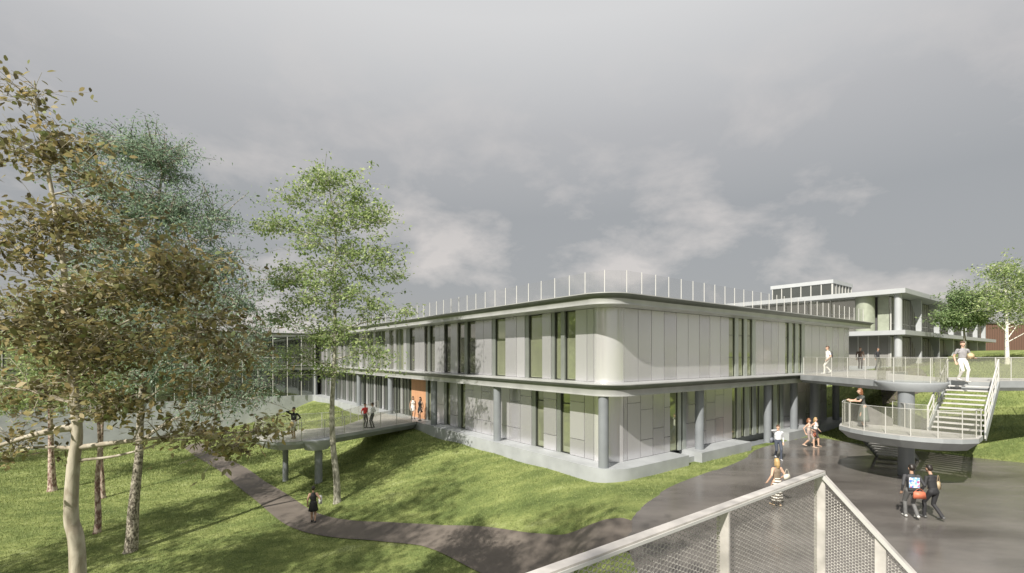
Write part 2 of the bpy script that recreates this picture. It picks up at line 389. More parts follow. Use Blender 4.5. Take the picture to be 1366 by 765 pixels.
for p in ((20.6, 29.4, -4.9), (22.5, 27.2, -4.5), (24.5, 24.5, -4.55), (27, 22.6, -4.6), (24, 30, -3.9), (26, 27, -3.4), (28.5, 25, -3.5), (27.5, 30.5, -2.2), (31, 28, -2.0), (33, 24.5, -2.9),
          (23.3, 32.2, -4.7), (25.7, 32.8, -3.4), (28.5, 35, -1.9), (30.5, 37, -1.35), (33, 33, -1.3), (36, 29, -1.5), (30, 41, -1.3), (35, 40, -1.15), (40, 40, -1.0), (44, 36, -.9),
          (46, 44, -.3), (52, 48, .35), (60, 55, .6), (56, 60, .5), (50, 41, -.1), (60, 46, .4), (38, 46, -1.0), (45, 52, -.9), (55, 66, -.6), (26.5, 37.5, -4.9), (24.5, 35, -4.95), (29, 42, -4), (20, 40, -5.3), (10, 60, -4)): cp(*p)
CP = np.array(cps)
def rbf():
    n = len(CP); D = np.linalg.norm(CP[:, None, :2] - CP[None, :, :2], axis=2)
    A = np.zeros((n + 1, n + 1)); A[:n, :n] = -D - np.eye(n) * .02; A[:n, n] = 1; A[n, :n] = 1
    A[:n, :n] -= 0
    return np.linalg.solve(A, np.append(CP[:, 2], 0))
RW = rbf()
def hraw(X, Y):
    X = np.asarray(X, float); Y = np.asarray(Y, float); z = np.full(X.shape, RW[-1])
    for (a, b, _), w in zip(CP, RW[:-1]): z = z - w * np.hypot(X - a, Y - b)
    return z
def poly_sd(X, Y, P):        # signed distance, negative inside
    X = np.asarray(X, float); Y = np.asarray(Y, float); d = np.full(X.shape, 1e9); ins = np.zeros(X.shape, bool); n = len(P)
    for i in range(n):
        x0, y0 = P[i]; x1, y1 = P[(i + 1) % n]; ex, ey = x1 - x0, y1 - y0; L = ex * ex + ey * ey
        t = np.clip(((X - x0) * ex + (Y - y0) * ey) / L, 0, 1)
        d = np.minimum(d, np.hypot(X - x0 - t * ex, Y - y0 - t * ey))
        if ey != 0:
            c = ((y0 > Y) != (y1 > Y)) & (X < ex * (Y - y0) / ey + x0); ins ^= c
    return np.where(ins, -d, d)
def axis(lo, hi, step, ext):
    a = list(np.arange(lo, hi + 1e-6, step)); s = step; x = hi
    while x < ext: s *= 1.35; x += s; a.append(x)
    s = step; x = lo
    while x > -ext: s *= 1.35; x -= s; a.insert(0, x)
    return np.array(a)
gx = axis(-34, 62, .5, 1800); gy = axis(-16, 72, .5, 1800)
GX, GY = np.meshgrid(gx, gy); far = np.hypot(GX, GY - 20)
GZ = hraw(np.clip(GX, -100, 140), np.clip(GY, -80, 110))
for _ in range(3):
    P_ = np.pad(GZ, 1, mode='edge'); GZ = (P_[:-2, 1:-1] + P_[2:, 1:-1] + P_[1:-1, :-2] + P_[1:-1, 2:] + 4 * P_[1:-1, 1:-1]) / 8
SDP = poly_sd(GX, GY, PLAZA)
k_ = np.clip(SDP / 2.6, 0, 1); k_ = k_ * k_ * (3 - 2 * k_)
GZ = GZ * k_ + (-5.2 + .03) * (1 - k_)
GZ = GZ + np.clip(SDP, -1.0, 0) * .45
GZ = GZ + EYE
def height(X, Y):
    X = np.asarray(X, float); Y = np.asarray(Y, float)
    i = np.clip(np.searchsorted(gx, X) - 1, 0, len(gx) - 2); j = np.clip(np.searchsorted(gy, Y) - 1, 0, len(gy) - 2)
    a = (X - gx[i]) / (gx[i + 1] - gx[i]); b = (Y - gy[j]) / (gy[j + 1] - gy[j])
    return (GZ[j, i] * (1 - a) + GZ[j, i + 1] * a) * (1 - b) + (GZ[j + 1, i] * (1 - a) + GZ[j + 1, i + 1] * a) * b
def H(X, Y): return float(height(X, Y))
nx, ny = len(gx), len(gy)
idx = np.arange(nx * ny).reshape(ny, nx)
Q = np.stack([idx[:-1, :-1], idx[:-1, 1:], idx[1:, 1:], idx[1:, :-1]], -1).reshape(-1, 4)
g = np_mesh('lawn_ground', np.stack([GX, GY, GZ], -1).reshape(-1, 3), Q, 'lawn', smooth=True)
tag(g, kind='structure')

# plaza sheet
pz = mesh_obj('plaza', [(x, y, 0.0) for x, y in PLAZA] + [(x, y, -.25) for x, y in PLAZA],
              [tuple(range(len(PLAZA)))] + [(i, (i + 1) % len(PLAZA), len(PLAZA) + (i + 1) % len(PLAZA), len(PLAZA) + i) for i in range(len(PLAZA))], 'plaza')
tag(pz, kind='structure')

# draped path strips
def catmull(P, n):
    P = [np.array(p, float) for p in P]; P = [2 * P[0] - P[1]] + P + [2 * P[-1] - P[-2]]; out_ = []
    for i in range(1, len(P) - 2):
        for k in range(n):
            t = k / n
            out_.append(.5 * ((2 * P[i]) + (-P[i - 1] + P[i + 1]) * t + (2 * P[i - 1] - 5 * P[i] + 4 * P[i + 1] - P[i + 2]) * t * t + (-P[i - 1] + 3 * P[i] - 3 * P[i + 1] + P[i + 2]) * t ** 3))
    out_.append(P[-2]); return np.array(out_)
def strip(name, C, hw, m, lift=.035, across=8):
    T = np.gradient(C, axis=0); T /= np.linalg.norm(T, axis=1)[:, None]; N = np.stack([-T[:, 1], T[:, 0]], 1)
    rows = []
    for k in range(across + 1):
        o = (k / across * 2 - 1) * hw
        q = C + N * (o if np.isscalar(o) else o[:, None]); rows.append(np.stack([q[:, 0], q[:, 1], height(q[:, 0], q[:, 1]) + lift], 1))
    A = np.stack(rows, 1); n, mm = A.shape[:2]; id_ = np.arange(n * mm).reshape(n, mm)
    Q = np.stack([id_[:-1, :-1], id_[:-1, 1:], id_[1:, 1:], id_[1:, :-1]], -1).reshape(-1, 4)
    o = np_mesh(name, A.reshape(-1, 3), Q, m, smooth=True); tag(o, kind='structure'); return o
PATHC = [at(255, 596, -8.0), at(305, 624, -7.9), at(342, 652, -7.85), at(384, 683, -7.75), at(418, 698, -7.65), at(460, 706, -7.55), at(520, 712, -7.45), at(600, 719, -7.15), at(690, 742, -6.75), (2.2, 14.2), (4.8, 12.9)]
PC = catmull(PATHC, 24)
PW = .68 + .55 * np.clip((PC[:, 0] + 3.2) / 3.6, 0, 1)
strip('path', PC, PW, 'path')
strip('path', catmull([uvw(25.5, -3.4), (30, 36.2), (33, 40.5), (37, 44), (41, 47)], 12), 1.3, 'path', lift=.05)

# grass: real blades over the nearer lawn
def grass(n):
    # denser nearer the camera
    Yb = 6 + 44 * NR.random(n) ** 1.25; Xb = (NR.random(n) * 2.3 - 1.15) * Yb
    keep = (Xb > -60) & (Xb < 50)
    Xb, Yb = Xb[keep], Yb[keep]
    sd = poly_sd(Xb, Yb, PLAZA)
    u = .8 * (Xb - O[0]) + .6 * (Yb - O[1]); v = -.6 * (Xb - O[0]) + .8 * (Yb - O[1])
    inb = (u > -.05) & (v > -.05) & (u < 31)
    dp = np.full(Xb.shape, 9.0)
    for p in PC[::3]: dp = np.minimum(dp, np.hypot(Xb - p[0], Yb - p[1]))
    keep = (sd > .03) & ~inb & (dp > np.where(Xb > -1.5, 1.2, .74))
    Xb, Yb = Xb[keep], Yb[keep]; n = len(Xb); Zb = height(Xb, Yb) - .01
    s = np.clip(Yb / 22, .75, 1.7)
    h = (.045 + .05 * NR.random(n)) * s; w = (.010 + .008 * NR.random(n)) * s
    a = NR.random(n) * 2 * np.pi; la = NR.random(n) * 2 * np.pi; l = h * (.3 + .6 * NR.random(n))
    dx, dy = np.cos(a) * w, np.sin(a) * w
    A = np.stack([Xb - dx, Yb - dy, Zb], 1); B = np.stack([Xb + dx, Yb + dy, Zb], 1)
    T = np.stack([Xb + np.cos(la) * l, Yb + np.sin(la) * l, Zb + h], 1)
    V = np.stack([A, B, T], 1).reshape(-1, 3)
    o = np_mesh('grass', V, np.arange(3 * n).reshape(-1, 3), 'grass_blade', nv=3)
    tag(o, 'short mown green grass blades covering the sloping lawn', 'grass', kind='stuff')
grass(560000)

# ---------------------------------------------------------------- building 1
zr = lambda z: EYE + z          # heights given relative to the eye
Z_ROOF, Z_ROOFB = zr(2.55), zr(2.10)
Z_MID, Z_MIDB = zr(-1.20), zr(-1.71)
Z_BASE = zr(-4.70)
IN = 1.0
LEN_R, LEN_V, WING, DEP = 30.4, 46.0, 36.0, 60.0
def arc(cx, cy, r, a0, a1, n): return [(cx + r * math.cos(math.radians(a0 + (a1 - a0) * i / n)), cy + r * math.sin(math.radians(a0 + (a1 - a0) * i / n))) for i in range(n + 1)]
def outline(inset, rad, uR=LEN_R, wing=WING, ub=0.0):
    """L shaped plan with one rounded corner; inset > 0 shrinks"""
    a = inset; r_ = max(rad, .05)
    u0 = a + ub
    p = arc(u0 + r_, a + r_, r_, 180, 270, 14)
    p += [(uR - a, a), (uR - a, DEP - a), (-wing + a, DEP - a), (-wing + a, LEN_V + a), (u0, LEN_V + a)]
    return p
def sweep(profile, rad, caps=True, uR=LEN_R, ub=0.0, arc_r=True):
    mb = MB(); n = None
    for (off, z) in profile:      # off: outward offset
        L = outline(-off, rad + off, uR, ub=ub); n = len(L); mb.v += [(x, y, z) for x, y in L]
    for i in range(len(profile) - 1):
        for k in range(n): mb.f.append((i * n + k, i * n + (k + 1) % n, (i + 1) * n + (k + 1) % n, (i + 1) * n + k))
    if caps:
        mb.f.append(tuple(range(n))); q = (len(profile) - 1) * n; mb.f.append(tuple(q + k for k in range(n - 1, -1, -1)))
    return mb
b1 = empty('campus_building', (O[0], O[1], 0), TH)
tag(b1, 'long two storey grey metal panelled building with rounded corner and roof railing', 'building')
def cove(o):  # gives the hollow under the lip its painted-in shade
    o.data.materials.append(MATS['fascia_shade']); n = len(outline(0, 1.2))
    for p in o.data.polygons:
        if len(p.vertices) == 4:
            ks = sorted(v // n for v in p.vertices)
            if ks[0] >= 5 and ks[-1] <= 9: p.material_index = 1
def profile(zt, zb):
    h = zt - zb
    return [(-.02, zb), (.0, zb), (.0, zb + .035), (-.03, zb + .035), (-.03, zb + h * .46), (-.015, zb + h * .52), (.03, zb + h * .66), (.10, zb + h * .80), (.17, zb + h * .88), (.20, zt - .035), (.20, zt), (.18, zt + .004)]
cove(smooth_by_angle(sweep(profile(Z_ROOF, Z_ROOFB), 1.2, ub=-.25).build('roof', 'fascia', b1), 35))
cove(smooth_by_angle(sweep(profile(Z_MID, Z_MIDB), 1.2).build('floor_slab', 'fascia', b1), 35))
# plinth: several stretches, rounded at the corner
pl = arc(1.3, 1.3, 1.3, 180, 270, 14) + [(u_of(919, 0), 0), (u_of(919, 0), 1.6), (3.2, 1.6), (1.6, 3.2), (1.6, LEN_V + 1.5), (-WING, LEN_V + 1.5), (-WING, LEN_V), (0, LEN_V)]
def slab_from(poly, z0, z1, lip=.05):
    return prism(poly, z0, z1)
p_ = slab_from(pl, zr(-9.0), Z_BASE); smooth_by_angle(p_.build('plinth', 'plinth', b1), 30)
ua, ub_ = u_of(935, 0), u_of(1001, 0)
smooth_by_angle(MB().box(ua, ub_, -.06, 1.2, -.6, Z_BASE).build('plinth', 'plinth', b1))
MB().box(u_of(919, 0) + .002, ua - .002, .35, 1.2, -.6, Z_BASE - .22).build('step', 'plinth', b1)
MB().box(u_of(1054, 0), 26.6, .05, 1.4, -1.2, Z_BASE).build('plinth', 'plinth', b1)
MB().box(ub_ + .002, u_of(1054, 0) - .002, .5, 1.2, -.6, .05).build('threshold', 'column', b1)
# internal solid core that carries the facade
core = MB(); core.v = []
def core_box(z0, z1, uR):
    o_ = [(IN + .45, IN + 1.2), (IN + 1.2, IN + .45), (uR, IN + .45), (uR, DEP - 2), (-WING + 1, DEP - 2), (-WING + 1, LEN_V + IN + .45), (IN + .45, LEN_V + IN + .45)]
    return prism(o_, z0, z1)
core_box(Z_BASE + .003, Z_MIDB - .003, 25.4).build('wall_core', 'backing', b1)
core_box(Z_MID + .006, Z_ROOFB - .003, 29.4).build('wall_core', 'backing', b1)
core_box(.0, Z_BASE - .003, 25.3).build('foundation', 'plinth', b1)

def fb(mb, side, s0, s1, d0, d1, z0, z1):
    if side == 'R': mb.box(s0, s1, IN - d1, IN - d0, z0, z1)
    elif side == 'L': mb.box(IN - d1, IN - d0, s0, s1, z0, z1)
REC = .15
wall = MB()
GAP = .014
def panels(side, s0, s1, z0, z1, seams=(), low=False):
    ss = [s0] + sorted(seams) + [s1]
    for a, b in zip(ss[:-1], ss[1:]):
        g0 = GAP; zs = [z0, z1]
        if low:
            zs = [z0, z0 + R.choice([.75, .8, 1.25, 1.3]), z1] if R.random() < .8 else [z0, z1]
            if R.random() < .45: zs.insert(-1, z1 - R.choice([.45, .8]))
        for c, d in zip(zs[:-1], zs[1:]):
            fb(wall, side, a + g0, b - g0, -.06, 0, c + g0, d - g0)
    fb(wall, side, s0, s1, -.42, -.075, z0, z1)
def window(side, s0, s1, z0, z1, kind='green', transom=None, frame=True, rec=REC, frame_m='dark_frame'):
    if side == 'R': rec = .055
    g = MB(); fb(g, side, s0, s1, -rec - .015, -rec, z0, z1)
    w = g.build('window', {'green': 'win_green', 'dark': 'win_dark', 'grey': 'win_grey'}[kind], b1)
    if frame:
        t = .045 if side == 'L' else .03; f = MB(); d0, d1 = -rec + .004, -rec + (.06 if side == 'L' else .03)
        fb(f, side, s0, s0 + t, d0, d1, z0, z1); fb(f, side, s1 - t, s1, d0, d1, z0, z1)
        fb(f, side, s0 + t, s1 - t, d0, d1, z0, z0 + t); fb(f, side, s0 + t, s1 - t, d0, d1, z1 - t, z1)
        for q in (transom or ()): fb(f, side, s0 + t, s1 - t, d0, d1, q, q + t)
        f.build('frame', frame_m, w)
    return w
fins = MB(); reveals = MB()
def fin(side, s0, s1, z0, z1, d0=-.36, d1=.02):
    if side == 'R': d0, d1 = -.10, .03
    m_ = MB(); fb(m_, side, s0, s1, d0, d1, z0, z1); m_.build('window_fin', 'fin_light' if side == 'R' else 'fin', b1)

U0, U1 = Z_MID + .006, Z_ROOFB - .004
L0, L1 = Z_BASE + .004, Z_MIDB - .004
CR = 0.9
# rounded corner skins
for (z0, z1, nm) in ((U0, U1, 0), (L0, L1, 1)):
    o_ = arc(IN + CR, IN + CR, CR, 180, 270, 16); i_ = arc(IN + CR, IN + CR, CR - .08, 180, 270, 16)
    c = prism(o_ + i_[::-1], z0, z1); smooth_by_angle(c.build('corner_panel', 'panel_corner', b1), 40)
LS = IN + CR
# --- left facade upper
fl = lambda px: v_of(px, IN)
segs = [(783, None)]
up_left = [('p', 783, 767.5, []), ('w', 767.5, 753, 0), ('f', 753, 748), ('w', 748, 739, 0), ('r', 739, 735), ('p', 735, 723, []), ('w', 723, 704.5, 0), ('r', 704.5, 700),
           ('p', 700, 674, [689]), ('w', 674, 660, 0), ('r', 660, 656), ('p', 656, 634, [645]), ('w', 634, 623, 1), ('f', 623, 619.5), ('w', 619.5, 610, 1),
           ('p', 610, 601, []), ('w', 601, 593.5, 1), ('p', 592.5, 580, [586]), ('w', 580, 573, 1), ('f', 573, 571), ('w', 571, 566, 1), ('p', 566, 553, [559]), ('w', 553, 546, 1), ('r', 546, 542)]
def run(side, specs, z0, z1, fpos, low=False, transom=None, end=None):
    for sp in specs:
        a, b = sorted((fpos(sp[1]), fpos(sp[2])))
        if sp[0] == 'p': panels(side, a, b, z0, z1, [fpos(q) for q in sp[3]], low)
        elif sp[0] == 'w':
            window(side, a, b, z0, z1, ['green', 'grey', 'dark'][sp[3]], transom)
        elif sp[0] in 'fr': fin(side, a, b, z0, z1, d0=-.36, d1=-.03 if sp[0] == 'r' else .0)
panels('L', LS + GAP, fl(783), U0, U1)
run('L', up_left, U0, U1, fl)
s = fl(542); k = 0
pat = [('p', .55), ('w', .75), ('f', .14), ('w', .6), ('p', .5), ('w', .9), ('p', .9), ('w', .7), ('f', .14), ('w', .7), ('f', .14), ('w', .6)]
while s < LEN_V + IN - .2:
    t, L_ = pat[k % len(pat)]; k += 1; e_ = min(s + L_, LEN_V + IN)
    if t == 'p': panels('L', s, e_, U0, U1)
    elif t == 'w': window('L', s, e_, U0, U1, 'green' if k % 3 else 'grey', frame_m='fin')
    else: fin('L', s, e_, U0, U1)
    s = e_
# --- left facade lower
lo_left = [('p', 779.5, 760, []), ('w', 760, 747, 0), ('r', 747, 742), ('p', 742, 725, [725.01]), ('w', 725, 713.7, 0), ('r', 713.7, 709), ('p', 709, 664, [694, 680]), ('p', 664, 620.6, [655, 642, 631]),
           ('w', 620.6, 614, 0), ('r', 614, 610.5), ('p', 610.5, 600.4, []), ('w', 600.4, 595, 0), ('r', 595, 592.4), ('p', 592.4, 576, [583]), ('w', 576, 570, 0), ('r', 570, 567.5)]
panels('L', LS + GAP, fl(779.5), L0, L1)
for sp in lo_left:
    if sp[0] == 'p' and len(sp[3]) == 1 and sp[3][0] == 725.01: sp[3].clear()
run('L', lo_left, L0, L1, fl, low=True, transom=[L1 - .62])
dr = MB(); fb(dr, 'L', fl(567.5), fl(548), -.12, -.06, L0, L1); d_ = dr.build('entrance_panel', 'wood_door', b1)
hd = MB(); fb(hd, 'L', fl(560), fl(559), -.05, .0, L0 + .8, L0 + 1.3); hd.build('door_handle', 'dark_frame', d_)
s = fl(548); k = 0
pat2 = [('w', .42), ('f', .10), ('w', .42), ('f', .12), ('w', .5), ('p', .4)]
while s < LEN_V + IN - .2:
    t, L_ = pat2[k % len(pat2)]; k += 1; e_ = min(s + L_, LEN_V + IN)
    if t == 'p': panels('L', s, e_, L0, L1, low=False)
    elif t == 'w': window('L', s, e_, L0, L1, 'green' if s < fl(525) and k % 2 else 'dark', frame=s < fl(500))
    else: fin('L', s, e_, L0, L1, -.36, .03)
    s = e_
# --- right facade upper
fr = lambda px: u_of(px, IN)
panels('R', LS + GAP, fr(831.7), U0, U1)
up_right = [('p', 831.7, 972.5, [851.3, 869.3, 886, 902.7, 918, 933, 947, 960.8]), ('w', 972.5, 980, 0), ('f', 980, 984.5), ('w', 984.5, 992, 0), ('f', 992, 996), ('w', 996, 1003, 0), ('f', 1003, 1007.5),
            ('p', 1007.6, 1047.6, [1018.6, 1028.8, 1038.3]), ('w', 1047.6, 1052, 0), ('f', 1052, 1056), ('w', 1056, 1060.5, 0), ('f', 1060.5, 1064.5), ('w', 1064.5, 1069, 0), ('f', 1069, 1073),
            ('p', 1073, 1132.5, [1083, 1093, 1102, 1110.5, 1118.5, 1126])]
run('R', up_right, U0, U1, fr, transom=[U0 + 1.05, U0 + 2.3])
panels('R', LS + GAP, fr(837), L0, L1, low=False)
lo_right = [('p', 837, 894, [854.7, 871, 886]), ('w', 894, 904, 0), ('f', 904, 908), ('w', 908, 910, 0), ('f', 910, 914.7), ('p', 914.7, 927, []), ('p', 927, 976.8, [941.8, 953.8, 965.5]),
            ('w', 976.8, 983, 0), ('f', 983, 988), ('w', 988, 993.3, 0), ('f', 993.3, 998.8), ('w', 998.8, 1003.5, 0), ('f', 1003.5, 1008.3), ('w', 1008.3, 1012.7, 0), ('f', 1012.7, 1018.5), ('w', 1018.5, 1031, 0), ('f', 1031, 1036), ('w', 1036, 1040.5, 0), ('f', 1040.5, 1044.6),
            ('p', 1044.6, 1102.7, [1054, 1063, 1075, 1083, 1092])]
run('R', lo_right, L0, L1, fr, low=True)
# right end wall of the upper and lower storey
for z0, z1, uE in ((U0, U1, fr(1132.5)), (L0, L1, fr(1102.7))):
    wall.box(uE - .10, uE, IN, IN + .42, z0, z1)
    for k in range(10): wall.box(uE + .02, uE + .08, IN + .42 + k * 1.2, IN + .42 + (k + 1) * 1.2 - .02, z0, z1)
wall.build('wall_panels', 'panel', b1)
# columns
colm = MB().cyl(0, 0, L0, L1, .215)
def col_at(u, v, r=.215, z0=Z_BASE + .002, z1=Z_MIDB - .002):
    o = MB().cyl(u, v, z0, z1, r).build('column', 'column', b1); smooth_by_angle(o)
col_at(.37, .78)
for px in (663.5, 579, 521, 479, 447, 421): col_at(.36, v_of(px, .36))
for px in (933, 1024, 1059, 1115): col_at(u_of(px, .55), .55, z0=(-.1 if px == 1024 else Z_BASE + .002))
# bright flank of the lower storey entrance: glass wing
wg = MB(); wz0, wz1 = Z_BASE + .004, Z_ROOFB - .004
fzv = LEN_V - .02
for i in range(24):
    a, b = -i * 1.5 + .2, -(i + 1) * 1.5 + .2
    g_ = MB().box(b + .03, a - .03, fzv + .32, fzv + .37, wz0, Z_MIDB - .003).build('window', 'win_dark', b1)
    g_ = MB().box(b + .03, a - .03, fzv + .32, fzv + .37, Z_MID + .006, wz1).build('window', 'win_dark' if i % 4 else 'win_grey', b1)
mm = MB()
for i in range(25): mm.box(-i * 1.5 + .2 - .03, -i * 1.5 + .2 + .03, fzv - .25, fzv - .16, wz0, wz1)
mm.build('mullions', 'white_metal', b1)
wb = MB().box(-WING + .3, .2, fzv + .38, fzv + 1.3, wz0, Z_MIDB - .003); wb.box(-WING + .3, .2, fzv + .38, fzv + 1.3, Z_MID + .006, wz1); wb.build('wall_back', 'backing', b1)
mm = MB()
for z in (Z_MID + .9, Z_BASE + 2.4): mm.box(-WING + .3, .2, fzv + .27, fzv + .31, z, z + .06)
mm.build('transoms', 'white_metal', b1)

# roof railing: posts with thin glass, part of the building
def railing(parent, pts, zb, h, spacing, post_w=.028, post_m='white_metal', glass='rail_glass', name='railing', top=True, inset=0, closed=False, post_gap=.05, zs=None, lean=0):
    """pts: list of (x, y) in the parent's frame"""
    root = MB(); g_ = MB(); posts = []
    z_of = (lambda i, t: zb) if zs is None else (lambda i, t: zs[i] * (1 - t) + zs[i + 1] * t)
    for i in range(len(pts) - 1):
        a = Vector(pts[i]).to_3d(); b = Vector(pts[i + 1]).to_3d(); L = (b - a).length
        za, zb_ = z_of(i, 0), z_of(i, 1)
        root.bar((a.x, a.y, za + h), (b.x, b.y, zb_ + h), .028, .016)
        d = (b - a).normalized()
        nn = Vector((-d.y, d.x, 0)) * .008
        vs = [(a + nn), (b + nn), (b - nn), (a - nn)]; q = [za, zb_, zb_, za]
        g_.add([(p.x, p.y, w + post_gap) for p, w in zip(vs, q)] + [(p.x, p.y, w + h - .02) for p, w in zip(vs, q)],
               [(0, 3, 2, 1), (4, 5, 6, 7), (0, 1, 5, 4), (1, 2, 6, 5), (2, 3, 7, 6), (3, 0, 4, 7)])
    r_o = (root if top else g_).build(name, post_m if top else glass, parent)
    if top: g_.build('glass_panel', glass, r_o)
    dist = 0; total = sum((Vector(pts[i + 1]) - Vector(pts[i])).length for i in range(len(pts) - 1))
    n = max(1, round(total / spacing)); targets = [total * k / n for k in range(n + 1)]
    acc = 0; i = 0
    for t in targets:
        while i < len(pts) - 2 and t > acc + (Vector(pts[i + 1]) - Vector(pts[i])).length + 1e-6:
            acc += (Vector(pts[i + 1]) - Vector(pts[i])).length; i += 1
        L = (Vector(pts[i + 1]) - Vector(pts[i])).length; f = min(1, (t - acc) / L)
        p = Vector(pts[i]).lerp(Vector(pts[i + 1]), f); z = z_of(i, f)
        d = (Vector(pts[i + 1]) - Vector(pts[i])).normalized()
        m_ = MB().bar((p.x, p.y, z - .02), (p.x, p.y, z + h + (.0 if top else .0)), post_w, post_w * 1.3)
        m_.build('post', post_m, r_o)
    return r_o
rp = [(.35, 44)] + [(.35, 10)] + arc(1.55, 1.55, 1.2, 180, 270, 8) + [(29.8, .35)]
rp = [p for p in rp]
railing(b1, rp, Z_ROOF, 1.05, .98, post_w=.03, glass='roof_glass', name='roof_railing', top=False)
railing(b1, [(5.6, 30), (5.6, 6.0), (26, 6.0)], Z_ROOF, 1.05, 1.6, post_w=.03, glass='roof_glass', name='roof_railing', top=False)

# ---------------------------------------------------------------- building 2 (back right)
O2 = (34.3, 42.0)
b2 = empty('pavilion_building', (O2[0], O2[1], 0), TH)
tag(b2, 'distant pale blue grey building with blade columns, glass walls and rooftop lantern', 'building')
z2g, z2m, z2r = zr(-1.05), zr(2.2), zr(5.85)
prism([(-.9, -.9), (42.5, -.9), (42.5, 16), (34, 34), (-.9, 34)], z2r - .42, z2r).build('roof', 'blue_white', b2)
prism([(-.9, -.9), (42.5, -.9), (42.5, 16), (34, 34), (-.9, 34)], z2m - .4, z2m).build('floor_slab', 'blue_white', b2)
prism([(-.9, -.9), (42.5, -.9), (42.5, 16), (34, 34), (-.9, 34)], zr(-4), z2g).build('plinth', 'concrete', b2)
for ci, px in enumerate((1194, 1223.5, 1247.5, 1266.6, 1284, 1299, 1310)):
    u = u_of(px, 0, O2) if ci else 0.0
    for (z0, z1) in ((z2g + .002, z2m - .403), (z2m + .003, z2r - .423)):
        if ci == 0: smooth_by_angle(MB().cyl(-.25, -.25, z0, z1, .28, n=20).build('column', 'blue_white', b2))
        else:       # blade column wider at its head
            w = .85
            vs = []
            for z, q in ((z0, .42), (z0 + (z1 - z0) * .5, .45), (z1, .85)):
                vs += [(u - .15, -.35, z), (u + .15, -.35, z), (u + .15, -.35 + q, z), (u - .15, -.35 + q, z)]
            f_ = [(0, 3, 2, 1), (8, 9, 10, 11)] + [(i * 4 + k, i * 4 + (k + 1) % 4, (i + 1) * 4 + (k + 1) % 4, (i + 1) * 4 + k) for i in (0, 1) for k in range(4)]
            MB().add(vs, f_).build('column', 'blue_white', b2)
us = [0.6] + [u_of(px, 0, O2) for px in (1223.5, 1247.5, 1266.6, 1284, 1299, 1310)] + [41.5]
for (z0, z1, fl_) in ((z2g + .003, z2m - .403, 0), (z2m + .003, z2r - .423, 1)):
    for a, b in zip(us[:-1], us[1:]):
        w_ = MB().box(a + .3, b - .3, 0.62, 0.68, z0, z1 - .1).build('window', 'win_light' if fl_ == 0 else 'win_grey', b2)
        f_ = MB(); n = 8
        for k in range(n + 1):
            x = a + .3 + (b - a - .6) * k / n; f_.box(x - .035, x + .035, 0.52, 0.61, z0, z1 - .1)
        f_.box(a + .3, b - .3, 0.54, 0.60, z0 + .7, z0 + .76)
        f_.build('mullions', 'white_metal', w_)
    MB().box(1.2, 41.5, .74, 15, z0, z1).build('wall_core', 'backing', b2)
    # left face (towards the nearer building)
    if fl_ == 1:
        smooth_by_angle(MB().cyl(.45, 2.4, z0, z1, .75, n=24).build('column', 'pale_green', b2))
        MB().box(.9, 1.0, .7, 1.55, z0, z1).build('wall_panel', 'pale_green', b2)
        w_ = MB().box(1.0, 1.06, 3.3, 33, z0, z1).build('window', 'win_grey', b2); f_ = MB()
        for k in range(15): f_.box(.9, .99, 3.3 + 2.1 * k - .04, 3.3 + 2.1 * k + .04, z0, z1)
        f_.box(.93, .99, 3.3, 33, z0 + 1.75, z0 + 1.83)
        f_.build('mullions', 'white_metal', w_)
        MB().box(1.1, 15, 3.3, 33, z0, z1).build('wall_core', 'backing', b2)
    else:
        w_ = MB().box(1.0, 1.06, .7, 6.4, z0, z1).build('window', 'win_light', b2); f_ = MB()
        for k in range(8): f_.box(.9, .99, .7 + .8 * k - .03, .7 + .8 * k + .03, z0, z1)
        f_.build('mullions', 'white_metal', w_)
        MB().box(.8, .95, 6.5, 9.2, z0, z1).build('wall_panel', 'pale_green', b2)
        MB().box(.7, .78, 9.4, 11.2, z0, z0 + 2.3).build('door', 'dark_frame', b2)
        MB().box(1.1, 15, .8, 33, z0, z1).build('wall_core', 'panel', b2)
# rooftop lantern
pc = toUV(36.0, 52.8); p2 = toUV(*O2); lu, lv = pc[0] - p2[0], pc[1] - p2[1]
lz0, lz1 = z2r + .002, zr(8.5)
lan = MB().box(lu - .15, lu + 5.9, lv - .15, lv + 6.6, lz1 - .42, lz1).build('lantern_roof', 'blue_white', b2)
MB().box(lu, lu + 5.7, lv, lv + 6.4, lz0, lz1 - .43).build('lantern_window', 'win_dark', b2)
f_ = MB()
for k in range(7): f_.box(lu - .09, lu - .02, lv + 6.4 * k / 6 - .045, lv + 6.4 * k / 6 + .045, lz0, lz1 - .43)
for k in range(7): f_.box(lu + 5.7 * k / 6 - .045, lu + 5.7 * k / 6 + .045, lv - .09, lv - .02, lz0, lz1 - .43)
f_.build('lantern_mullions', 'white_metal', b2)

# brown boarded building at the far right
b3 = empty('boarded_building', (47.0, 71.0, 0), math.radians(4))
tag(b3, 'long brown vertically boarded building behind the birch at the far right', 'building')
MB().box(0, 60, 0, 14, -2, zr(4.9)).build('wall', 'boards', b3)
MB().box(-.2, 60.2, -.2, 14.2, zr(4.9) + .003, zr(5.15)).build('roof', 'backing', b3)

